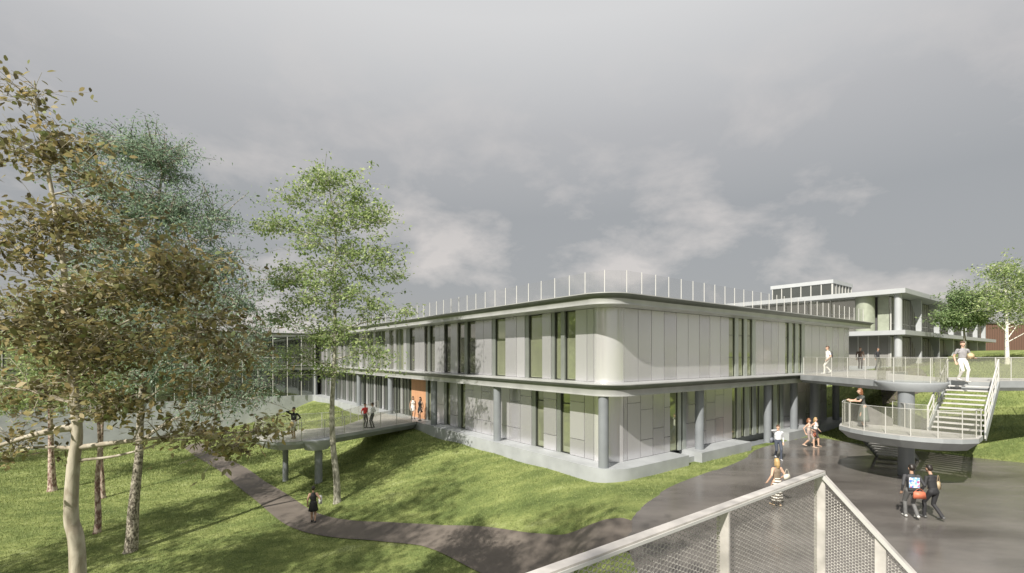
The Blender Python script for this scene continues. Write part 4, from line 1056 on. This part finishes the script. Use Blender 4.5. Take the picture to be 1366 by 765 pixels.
for (x, y, rz, sc_) in ((-20.5, 0.0, 1.0, 1.75), (-21.5, 16, 2.2, .95), (-26, 8, 3.1, 1.3), (-9.6, -3.6, 4.0, 1.6)): cp_tree(s1, x, y, rz, sc_)
for i in range(8):
    cp_tree(s1, 44 + 5.5 * math.sin(i * 2.1) + i * .8, -20 + i * 5.4, i * 1.3, 1.0 + .15 * math.sin(i))
for i in range(6):
    cp_tree(s1, -48 - 4 * math.cos(i * 1.7), 8 + i * 4.0, i * 1.9, 1.05)

# ---------------------------------------------------------------- people
def ellip_capsule(p0, r0, p1, r1, sx=1.0, lat=None, n=14, rings=4):
    """closed tapered capsule; sx widens it along lat"""
    p0 = Vector(p0); p1 = Vector(p1); d = (p1 - p0); L = d.length; d = d.normalized() if L > 1e-6 else Vector((0, 0, 1))
    lat = Vector(lat) if lat is not None else d.orthogonal(); a = (lat - d * lat.dot(d))
    a = a.normalized() if a.length > 1e-4 else d.orthogonal().normalized(); b = d.cross(a)
    prof = []
    for k in range(rings + 1):
        t = -math.pi / 2 + (math.pi / 2) * k / rings; prof.append((p0, r0 * math.sin(t), r0 * math.cos(t)))
    for k in range(rings + 1):
        t = (math.pi / 2) * k / rings; prof.append((p1, r1 * math.sin(t), r1 * math.cos(t)))
    vs = []; fs = []
    for (c, h, r_) in prof:
        r_ = max(r_, 1e-4)
        for k in range(n):
            t = 2 * math.pi * k / n; vs.append(c + d * h + a * (math.cos(t) * r_ * sx) + b * (math.sin(t) * r_))
    m_ = len(prof)
    for i in range(m_ - 1):
        for k in range(n): fs.append((i * n + k, i * n + (k + 1) % n, (i + 1) * n + (k + 1) % n, (i + 1) * n + k))
    fs.append(tuple(range(n - 1, -1, -1))); fs.append(tuple((m_ - 1) * n + k for k in range(n)))
    return vs, fs
def ik(a, c, l1, l2, hint):
    d = c - a; L = min(d.length, (l1 + l2) * .999); dn_ = d.normalized(); x = (l1 * l1 - l2 * l2 + L * L) / (2 * L); h = math.sqrt(max(0, l1 * l1 - x * x))
    hv = hint - dn_ * hint.dot(dn_); hv.normalize(); return a + dn_ * x + hv * h, a + dn_ * L
def remesh(name, prims, mats, parent, voxel=.012, smooth_it=3):
    """prims: (verts, faces, material index, p0, p1, r)"""
    V, Fs = [], []
    for pr in prims:
        b = len(V); V += [tuple(v) for v in pr[0]]; Fs += [tuple(b + i for i in f) for f in pr[1]]
    me = bpy.data.meshes.new('tmp'); me.from_pydata(V, [], Fs); o = bpy.data.objects.new('tmp', me); COL.objects.link(o)
    md = o.modifiers.new('r', 'REMESH'); md.mode = 'VOXEL'; md.voxel_size = voxel
    if smooth_it:
        s_ = o.modifiers.new('s', 'SMOOTH'); s_.factor = .5; s_.iterations = smooth_it
    dg = bpy.context.evaluated_depsgraph_get(); ev = o.evaluated_get(dg); me2 = bpy.data.meshes.new_from_object(ev)
    COL.objects.unlink(o); bpy.data.objects.remove(o); bpy.data.meshes.remove(me)
    me2.name = name; me2.materials.clear()
    for q in mats: me2.materials.append(q)
    n = len(me2.polygons); C = np.empty(n * 3, np.float32); me2.polygons.foreach_get('center', C); C = C.reshape(-1, 3)
    if len(mats) > 1:
        best = np.full(n, 1e9); mi = np.zeros(n, np.int32)
        for pr in prims:
            p0 = np.array(pr[3]); p1 = np.array(pr[4]); d = p1 - p0; L = max(d @ d, 1e-9)
            t = np.clip(((C - p0) @ d) / L, 0, 1); dist = np.linalg.norm(C - p0 - t[:, None] * d, axis=1) - (pr[5] * (1 - t) + pr[6] * t)
            k = dist < best; best = np.where(k, dist, best); mi = np.where(k, pr[2], mi)
        me2.polygons.foreach_set('material_index', mi)
    me2.polygons.foreach_set('use_smooth', np.ones(n, bool)); me2.update()
    return link(bpy.data.objects.new(name, me2), parent)
CC = {}
def cmat(c, rough=.75):
    key = tuple(round(x, 3) for x in c) + (rough,)
    if key not in CC: CC[key] = mat('cloth_%d' % len(CC), c, rough, var=.13, scale=14, bump=.1)
    return CC[key]
SKIN = mat('skin', (.56, .36, .26), .5, var=.05); SKIN2 = mat('skin_tan', (.42, .26, .18), .5, var=.05)
HAIRS = {'dark': mat('hair_dark', (.02, .015, .012), .45), 'brown': mat('hair_brown', (.09, .05, .03), .45), 'blond': mat('hair_blond', (.42, .29, .13), .45), 'grey': mat('hair_grey', (.3, .28, .25), .5), 'red': mat('hair_red', (.22, .09, .04), .45)}
EYEW = mat('eye_dark', (.03, .025, .02), .3)
def person(label, X, Y, Z, face, h=1.75, top=(.5, .5, .5), bottom=(.1, .1, .12), shoe=(.03, .03, .03), hair='dark', hair_len=0, skirt=None, short=False, sleeve='long', step=.0, lift=0.0,
           la=(.0, -.02, None), ra=(.0, -.02, None), lean=0.0, bare_legs=False, fem=False, group=None, akimbo=False, head_turn=0.0, detail=1.0, dz=0.0, coat=None, bag=None):
    """local frame: +y is forward, +x is the person's right; arms given as hand targets relative to the shoulder in units of height"""
    root = empty('person', (X, Y, Z), face); tag(root, label, 'person', group)
    s = h / 1.75; v = lambda x, y, z: Vector((x, y, z)) * s
    # legs
    hipw = .095; sh_w = .165 if fem else .19; kneer, pelvis_z = .055, .93 - abs(step) * .12
    leanv = lean
    pel = v(0, 0, pelvis_z); chest = v(0, .30 * leanv, pelvis_z + .30); neck = v(0, .52 * leanv, pelvis_z + .52); head = neck + v(0, .10 * leanv + .012, .155)
    skin_i, top_i, bot_i, shoe_i = 0, 1, 2, 3
    P = []
    def add(p0, r0, p1, r1, mi, sx=1.0, lat=(1, 0, 0)):
        r0 *= s; r1 *= s; vs, fs = ellip_capsule(p0, r0, p1, r1, sx, lat); e = (sx - 1) * .5 + 1
        P.append((vs, fs, mi, tuple(p0), tuple(p1), r0 * e, r1 * e))
    legm = skin_i if (bare_legs or skirt) else bot_i
    for sg, st in ((-1, step), (1, -step)):
        hip = pel + v(sg * hipw, 0, -.02); back = st < 0 and abs(step) > .12
        ank = v(sg * hipw * .8, st * .9, .085 + (.06 if back else 0))
        knee, ank = ik(hip, ank, .43 * s, .43 * s, Vector((0, 1, 0)))
        uleg = bot_i if (short or not (bare_legs or skirt)) else skin_i
        add(hip, .088, knee, .058, uleg); 
        cal = knee.lerp(ank, .3) + v(0, -.015, 0)
        add(knee, .056, cal, .056, legm if not short else skin_i); add(cal, .055, ank, .036 if legm == skin_i or short else .052, legm if not short else skin_i)
        if back: toe = ank + v(0, .15, -.055); heel = ank + v(0, -.045, -.015)
        else: toe = ank + v(0, .17, -.058); heel = ank + v(0, -.045, -.045)
        add(heel, .036, toe, .028, shoe_i, 1.25); add(ank, .036, heel, .034, shoe_i)
    # torso
    bt = bot_i if skirt is None else top_i
    add(pel + v(0, 0, -.02), .105, pel + v(0, 0, .06), .10, bt, 1.45)
    waist = pel.lerp(chest, .42)
    add(pel + v(0, 0, .05), .10, waist, .088 if fem else .10, top_i, 1.35); add(waist, .09 if fem else .102, chest + v(0, 0, .05), .105, top_i, 1.45)
    add(chest + v(0, 0, .03), .105, chest + v(0, .0, .12), .085, top_i, 1.65)
    if fem:
        for sg in (-1, 1): add(chest + v(sg * .07, .06, .03), .055, chest + v(sg * .07, .075, .02), .05, top_i)
    add(chest + v(0, 0, .16), .055, neck + v(0, 0, .06), .046, skin_i)
    # head
    ht = head_turn; fw = Vector((math.sin(ht), math.cos(ht), 0)); rt = Vector((math.cos(ht), -math.sin(ht), 0))
    hd_ = lambda x, y, z: head + (rt * x + fw * y + Vector((0, 0, z))) * s
    add(hd_(0, -.012, .035), .085, hd_(0, .0, .0), .080, skin_i, 1.0); add(hd_(0, .02, -.01), .07, hd_(0, .035, -.065), .045, skin_i)
    add(hd_(0, .088, .012), .010, hd_(0, .104, -.018), .014, skin_i)
    for sg in (-1, 1): add(hd_(sg * .080, -.005, .01), .014, hd_(sg * .082, -.012, -.018), .010, skin_i)
    # arms
    for sg, spec in ((-1, la), (1, ra)):
        sh = chest + v(sg * sh_w, -.005, .135)
        fx, fy, fz = spec if spec[2] is not None else (.06, spec[1], -.52)
        tgt = sh + Vector((sg * fx, fy, fz)) * s
        hint = Vector((sg * .5, -1, -.1)) if fz < .0 else Vector((sg * 1, -.2, -.6))
        if akimbo and sg < 0: hint = Vector((sg * 1, -.35, 0))
        elb, wr = ik(sh, tgt, .285 * s, .255 * s, hint)
        um = top_i if sleeve in ('long', 'short') else skin_i; fm = top_i if sleeve == 'long' else skin_i
        add(sh + v(-sg * .02, 0, 0), .058, sh.lerp(elb, .2), .052, top_i if sleeve != 'none' else skin_i)
        add(sh, .053, elb, .040, um) if sleeve == 'long' or sleeve == 'none' else (add(sh, .055, sh.lerp(elb, .55), .05, top_i), add(sh.lerp(elb, .5), .043, elb, .038, skin_i))
        add(elb, .039, wr, .027, fm)
        d = (wr - elb).normalized(); side = d.cross(Vector((0, 1, 0))); side = side.normalized() if side.length > .2 else Vector((1, 0, 0)); nrm = side.cross(d).normalized()
        palm = wr + d * .075 * s
        add(wr, .024, palm, .026, skin_i, 1.45, side)
        for k, (o_, L_) in enumerate(((-.030, .070), (-.010, .080), (.010, .074), (.029, .058))):
            b_ = palm + side * o_ * s + d * .01 * s; m_ = b_ + (d * .6 + nrm * .25).normalized() * L_ * .55 * s; t_ = m_ + (d * .5 + nrm * .7).normalized() * L_ * .5 * s
            add(b_, .0085, m_, .008, skin_i); add(m_, .008, t_, .007, skin_i)
        b_ = wr + side * (-sg * .026) * s + d * .03 * s; m_ = b_ + (side * (-sg) * .8 + d * .7 + nrm * .3).normalized() * .04 * s; t_ = m_ + (d * .9 + nrm * .4).normalized() * .032 * s
        add(b_, .011, m_, .0095, skin_i); add(m_, .0095, t_, .008, skin_i)
    remesh('body', P, [SKIN if hair != 'dark' else SKIN2, cmat(top), cmat(bottom), cmat(shoe, .4)], root, .0125 if detail >= 1 else .019, 2)
    # eyes, mouth
    ey = MB()
    for sg in (-1, 1):
        c = hd_(sg * .031, .079, .018); ey.tube([c - fw * .006 * s, c + fw * .006 * s], [.011 * s, .008 * s], 8)
    c = hd_(0, .083, -.052); ey.bar(c - rt * .02 * s, c + rt * .02 * s, .012 * s, .008 * s)
    ey.build('face_features', EYEW, root)
    # hair
    Hh = []
    def addh(p0, r0, p1, r1, sx=1.0):
        vs, fs = ellip_capsule(p0, r0 * s, p1, r1 * s, sx, rt); Hh.append((vs, fs, 0, tuple(p0), tuple(p1), r0 * s, r1 * s))
    addh(hd_(0, -.018, .055), .088, hd_(0, -.035, .025), .085); addh(hd_(0, .03, .088), .045, hd_(0, -.03, .09), .06, 1.3)
    if hair_len > 0:
        addh(hd_(0, -.05, .02), .078, hd_(0, -.075, -.05 - hair_len * .5), .07, 1.1); addh(hd_(0, -.075, -.04 - hair_len * .3), .065, hd_(0, -.085, -.06 - hair_len), .04, 1.3)
        for sg in (-1, 1): addh(hd_(sg * .072, -.02, .03), .026, hd_(sg * .078, -.015, -.05 - hair_len * .7), .018)
    elif fem:
        addh(hd_(0, -.07, .06), .05, hd_(0, -.12, .05), .045)
    remesh('hair', Hh, [HAIRS[hair]], root, .013, 1)
    if skirt is not None:
        col, length, flare = skirt; Sk = []
        n = 24; rows = 6; vs = []; fs = []
        for i in range(rows + 1):
            t = i / rows; z = pelvis_z + .10 - (length + .10) * t
            rx = (.125 + (flare) * t + (.035 if i else 0) ) * s; ry = (.098 + flare * t * .95 + (.025 if i else 0) + abs(step) * .28 * t) * s
            for k in range(n):
                a = 2 * math.pi * k / n; w = 1 + .05 * t * math.sin(a * 6)
                vs.append((math.cos(a) * rx * w, math.sin(a) * ry * w, z * s))
        for i in range(rows):
            for k in range(n): fs.append((i * n + k, i * n + (k + 1) % n, (i + 1) * n + (k + 1) % n, (i + 1) * n + k))
        fs.append(tuple(range(n))); fs.append(tuple(rows * n + k for k in range(n - 1, -1, -1)))
        mesh_obj('skirt', vs, fs, cmat(col), root, True)
    if coat is not None:       # jacket back panel / open hem
        mesh = MB(); mesh.add([v(-.17, -.135, pelvis_z + .42), v(.17, -.135, pelvis_z + .42), v(.15, -.15, pelvis_z + .02), v(-.15, -.15, pelvis_z + .02), v(-.17, -.10, pelvis_z + .42), v(.17, -.10, pelvis_z + .42), v(.15, -.10, pelvis_z + .02), v(-.15, -.10, pelvis_z + .02)],
                              [(0, 1, 2, 3), (7, 6, 5, 4), (0, 4, 5, 1), (1, 5, 6, 2), (2, 6, 7, 3), (3, 7, 4, 0)])
        mesh.build('jacket_back', cmat(coat), root)
    return root
def bag(name, label, cat, X, Y, Z, rz, w, d, h, col, strap=.25):
    root = empty(name, (X, Y, Z), rz); tag(root, label, cat)
    vs, fs = [], []
    b = bmesh.new(); bmesh.ops.create_cube(b, size=1); bmesh.ops.scale(b, vec=(w, d, h), verts=b.verts)
    for vv in b.verts:
        if vv.co.z > 0: vv.co.x *= .86; vv.co.y *= .6
    bmesh.ops.translate(b, vec=(0, 0, h / 2), verts=b.verts); bmesh.ops.bevel(b, geom=b.edges[:], offset=min(w, d, h) * .2, segments=3, affect='EDGES')
    me = bpy.data.meshes.new('pouch'); b.to_mesh(me); b.free(); me.materials.append(cmat(col, .5)); me.polygons.foreach_set('use_smooth', [True] * len(me.polygons))
    link(bpy.data.objects.new('pouch', me), root)
    if strap:
        pts = [(-w * .35 + w * .7 * i / 8, 0, h * .95 + strap * math.sin(math.pi * i / 8)) for i in range(9)]
        MB().tube(pts, .011, 6).build('strap', cmat(tuple(c * .6 for c in col), .5), root)
    return root
D = math.radians
# facing angle: 0 looks along +Y (away from the camera), positive turns left
def gp(px, py, zrel): return at(px, py, zrel)
ZP = 0.0
def put(px, py, z_abs):
    X, Y = at(px, py, z_abs - EYE); return X, Y, z_abs
# right side
X, Y, Z = put(1104, 499, ZD + .02)
person('man in white walking along the footbridge beside the panelled facade', X, Y, Z, D(80), 1.80, top=(.72, .70, .68), bottom=(.68, .66, .62), shoe=(.6, .6, .6), hair='brown', step=.24, sleeve='short', la=(.05, .12, -.45), ra=(.05, -.15, -.48))
bag('shoulder_bag', 'small dark bag on the back of the man in white on the footbridge', 'bag', X + .22, Y - .03, Z + 1.0, 0, .16, .10, .34, (.05, .05, .06), .1)
person('far man in brown jacket, left of the two by the distant entrance', ray(1147.5, 38.0), 38.0, zr(-1.12), D(150), 1.78, top=(.09, .06, .045), bottom=(.05, .04, .04), hair='brown', group='men in dark jackets by the distant entrance', step=.1, detail=.5)
person('far man in black suit and white shirt, right of the two by the distant entrance', ray(1171, 38.5), 38.5, zr(-1.12), D(200), 1.76, top=(.03, .03, .035), bottom=(.03, .03, .035), hair='dark', group='men in dark jackets by the distant entrance', step=.12, detail=.5)
for lx in (1171,):
    pass
X, Y, Z = put(1284, 510, ZD + .02)
person('man in white trousers and grey patterned shirt stepping onto the top of the stair', X, Y, Z, D(172), 1.82, top=(.30, .29, .30), bottom=(.74, .72, .68), shoe=(.6, .58, .55), hair='brown', step=.14, sleeve='short', la=(.10, .20, -.32), ra=(.08, .02, -.5))
bag('sports_ball', 'tan ball held under the arm of the man at the stair top', 'ball', X + .16, Y - .2, Z + 1.02, 0, .26, .26, .26, (.52, .40, .24), 0)
X, Y, Z = put(1146, 568, ZL + .02)
person('woman in dark dress leaning on the rail at the left end of the landing', 15.15, 20.25, ZL + .02, D(75), 1.66, top=(.07, .075, .07), bottom=(.1, .12, .1), shoe=(.05, .05, .05), hair='red', hair_len=.14, skirt=((.13, .15, .13), .68, .10), sleeve='short', la=(.0, .42, -.20), ra=(.0, .40, -.18), lean=.22, fem=True, step=.01)
X, Y, Z = put(1038, 613, ZP)
person('man in white shirt and dark jeans holding a phone to his ear on the plaza', X, Y, Z, D(165), 1.76, top=(.62, .63, .66), bottom=(.055, .065, .09), shoe=(.45, .45, .47), hair='brown', step=.25, ra=(-.09, .10, .12), la=(.06, -.06, -.5))
bag('shoulder_bag', 'grey shoulder bag hanging at the side of the man on the phone', 'bag', X - .28, Y + .05, Z + .82, .3, .24, .10, .26, (.14, .15, .18), .3)
X, Y, Z = put(1079, 597, ZP)
person('red haired woman in pale top and shorts, left of the walking pair near the facade', X, Y, Z, D(215), 1.68, top=(.60, .47, .40), bottom=(.30, .24, .22), hair='red', short=True, bare_legs=True, sleeve='none', step=.27, fem=True, hair_len=.06, la=(.04, .16, -.35), ra=(.05, -.10, -.46), shoe=(.5, .38, .3))
X, Y, Z = put(1092.5, 596, ZP)
person('blond woman in white top and dark shorts, right of the walking pair near the facade', X, Y + .3, Z, D(205), 1.66, top=(.72, .70, .66), bottom=(.05, .04, .04), hair='blond', short=True, bare_legs=True, sleeve='none', step=-.25, fem=True, hair_len=.10, la=(.03, .12, -.42), ra=(.05, -.12, -.46), shoe=(.4, .28, .2))
bag('handbag', 'rust red handbag between the two women near the facade', 'handbag', (X + ray(1079, Y)) / 2, Y - .05, Z + .55, .2, .22, .10, .24, (.38, .12, .07), .22)
X, Y, Z = put(1036, 675, ZP)
person('blond woman in brown top and striped skirt seen through the near mesh railing', X, Y, Z, D(12), 1.66, top=(.22, .17, .12), bottom=(.55, .52, .45), hair='blond', hair_len=.12, skirt=((.60, .57, .50), .74, .06), sleeve='none', fem=True, step=.08, la=(.22, -.02, -.42), ra=(.08, .12, -.40), shoe=(.4, .3, .2))
sk = [o for o in bpy.data.objects if o.type == 'MESH' and o.name.startswith('skirt')][-1]
m, nt, bs = nodes_of('striped_cloth')
tcn = nt.nodes.new('ShaderNodeTexCoord'); wv = nt.nodes.new('ShaderNodeTexWave'); wv.bands_direction = 'Z'; wv.inputs['Scale'].default_value = 3.4; wv.inputs['Distortion'].default_value = .6
nt.links.new(tcn.outputs['Object'], wv.inputs['Vector']); r = nt.nodes.new('ShaderNodeValToRGB'); r.color_ramp.interpolation = 'CONSTANT'
r.color_ramp.elements[0].color = (.10, .08, .06, 1); r.color_ramp.elements[1].position = .5; r.color_ramp.elements[1].color = (.70, .67, .60, 1)
nt.links.new(wv.outputs['Fac'], r.inputs[0]); nt.links.new(r.outputs[0], bs.inputs['Base Color'])
sk.data.materials.clear(); sk.data.materials.append(m)
bag('handbag', 'cream handbag on the arm of the woman in the striped skirt', 'handbag', X + .34, Y - .02, Z + .92, .2, .26, .12, .18, (.66, .62, .52), .18)
X, Y, Z = put(1216, 692, ZP)
person('man in black leather jacket with a bright print on its back, walking away', X, Y, Z, D(-14), 1.76, top=(.05, .05, .055), bottom=(.13, .13, .13), shoe=(.5, .5, .48), hair='dark', step=.20, la=(.08, .0, -.48), ra=(.09, .05, -.46), coat=(.045, .045, .05))
# abstract print on the jacket back
cj = bpy.data.objects[[o.name for o in bpy.data.objects if o.name.startswith('jacket_back')][-1]]
m, nt, bs = nodes_of('print')
tcn = nt.nodes.new('ShaderNodeTexCoord'); vo = nt.nodes.new('ShaderNodeTexVoronoi'); vo.inputs['Scale'].default_value = 16
nt.links.new(tcn.outputs['Object'], vo.inputs['Vector']); r = nt.nodes.new('ShaderNodeValToRGB'); r.color_ramp.interpolation = 'CONSTANT'
cols = [(.65, .72, .80), (.10, .20, .55), (.75, .80, .85), (.45, .12, .30), (.25, .45, .70), (.7, .7, .72)]
r.color_ramp.elements[0].color = cols[0] + (1,); r.color_ramp.elements[1].position = .85; r.color_ramp.elements[1].color = cols[-1] + (1,)
for i, c in enumerate(cols[1:-1]):
    q = r.color_ramp.elements.new(.2 + i * .16); q.color = c + (1,)
sepc = nt.nodes.new('ShaderNodeSeparateColor'); nt.links.new(vo.outputs['Color'], sepc.inputs[0]); nt.links.new(sepc.outputs[0], r.inputs[0]); nt.links.new(r.outputs[0], bs.inputs['Base Color'])
MB().box(-.14, .14, -.160, -.152, 1.02, 1.34).build('jacket_print', m, cj)
bag('red_bag', 'orange red satchel hanging behind the man with the printed jacket', 'bag', X + .06, Y - .22, Z + .70, -.2, .36, .10, .22, (.55, .16, .09), .10)
X, Y, Z = put(1249, 695, ZP)
person('man in dark coat and cap leaning in as he walks, right of the pair', X, Y + .1, Z, D(8), 1.74, top=(.022, .022, .024), bottom=(.025, .025, .028), shoe=(.10, .10, .10), hair='dark', step=.24, lean=.22, la=(.05, .16, -.42), ra=(.02, .18, -.40), coat=None)
bag('shoulder_bag', 'tan fur trimmed bag at the hip of the man in the dark coat', 'bag', X + .17, Y + .12, Z + .95, .2, .14, .12, .26, (.38, .29, .18), .2)
# left side
X, Y, Z = put(392, 585, ZB + .015)
person('man in black shirt and pale shorts shading his eyes at the lookout end', X, Y, Z, D(175), 1.78, top=(.015, .015, .017), bottom=(.62, .60, .55), shoe=(.30, .2, .15), hair='dark', short=True, akimbo=True, la=(-.03, .04, -.36), ra=(-.13, .13, .17), step=.05)
X, Y, Z = put(487, 571, ZB + .015); 
person('person in red top and dark trousers talking on the footbridge', X, Y, Z, D(-120), 1.62, top=(.60, .05, .045), bottom=(.05, .04, .045), hair='dark', sleeve='short', la=(.05, .10, -.42), ra=(.06, .05, -.48), step=.05)
X, Y, Z = put(497, 571, ZB + .015)
person('person in white shirt and dark skirted trousers facing the red top on the footbridge', X, Y, Z, D(80), 1.66, top=(.70, .70, .70), bottom=(.05, .05, .05), hair='dark', la=(.06, .2, -.35), ra=(.06, .16, -.38), step=.06)
vv = v_of(551, .7); X, Y = uvw(.45, v_of(551, .45))
person('woman in short white dress walking by the wooden entrance panel', X, Y, ZB + .003, D(210), 1.68, top=(.72, .70, .66), bottom=(.7, .7, .66), hair='dark', hair_len=.14, skirt=((.72, .70, .66), .30, .04), sleeve='none', fem=True, step=.12)
X, Y = uvw(.5, v_of(560.5, .5))
person('woman in short black dress standing against the wooden entrance panel', X, Y, ZB + .003, D(150), 1.70, top=(.015, .015, .015), bottom=(.02, .02, .02), hair='dark', hair_len=.18, skirt=((.015, .015, .015), .32, .05), sleeve='none', fem=True, step=.05)
X, Y = at(418, 697, -7.65); Z = H(X, Y) + .035
person('woman in black dress carrying a white cardigan along the curving path', X, Y, Z, D(18), 1.68, top=(.012, .012, .013), bottom=(.02, .02, .02), hair='dark', skirt=((.012, .012, .013), .36, .06), sleeve='none', fem=True, step=.10, ra=(.10, .10, -.36), la=(.08, .0, -.5), shoe=(.02, .02, .02))
bag('cardigan', 'white cardigan hanging over the arm of the woman on the path', 'clothing', X + .30, Y + .06, Z + .82, .4, .16, .12, .40, (.72, .71, .68), 0)
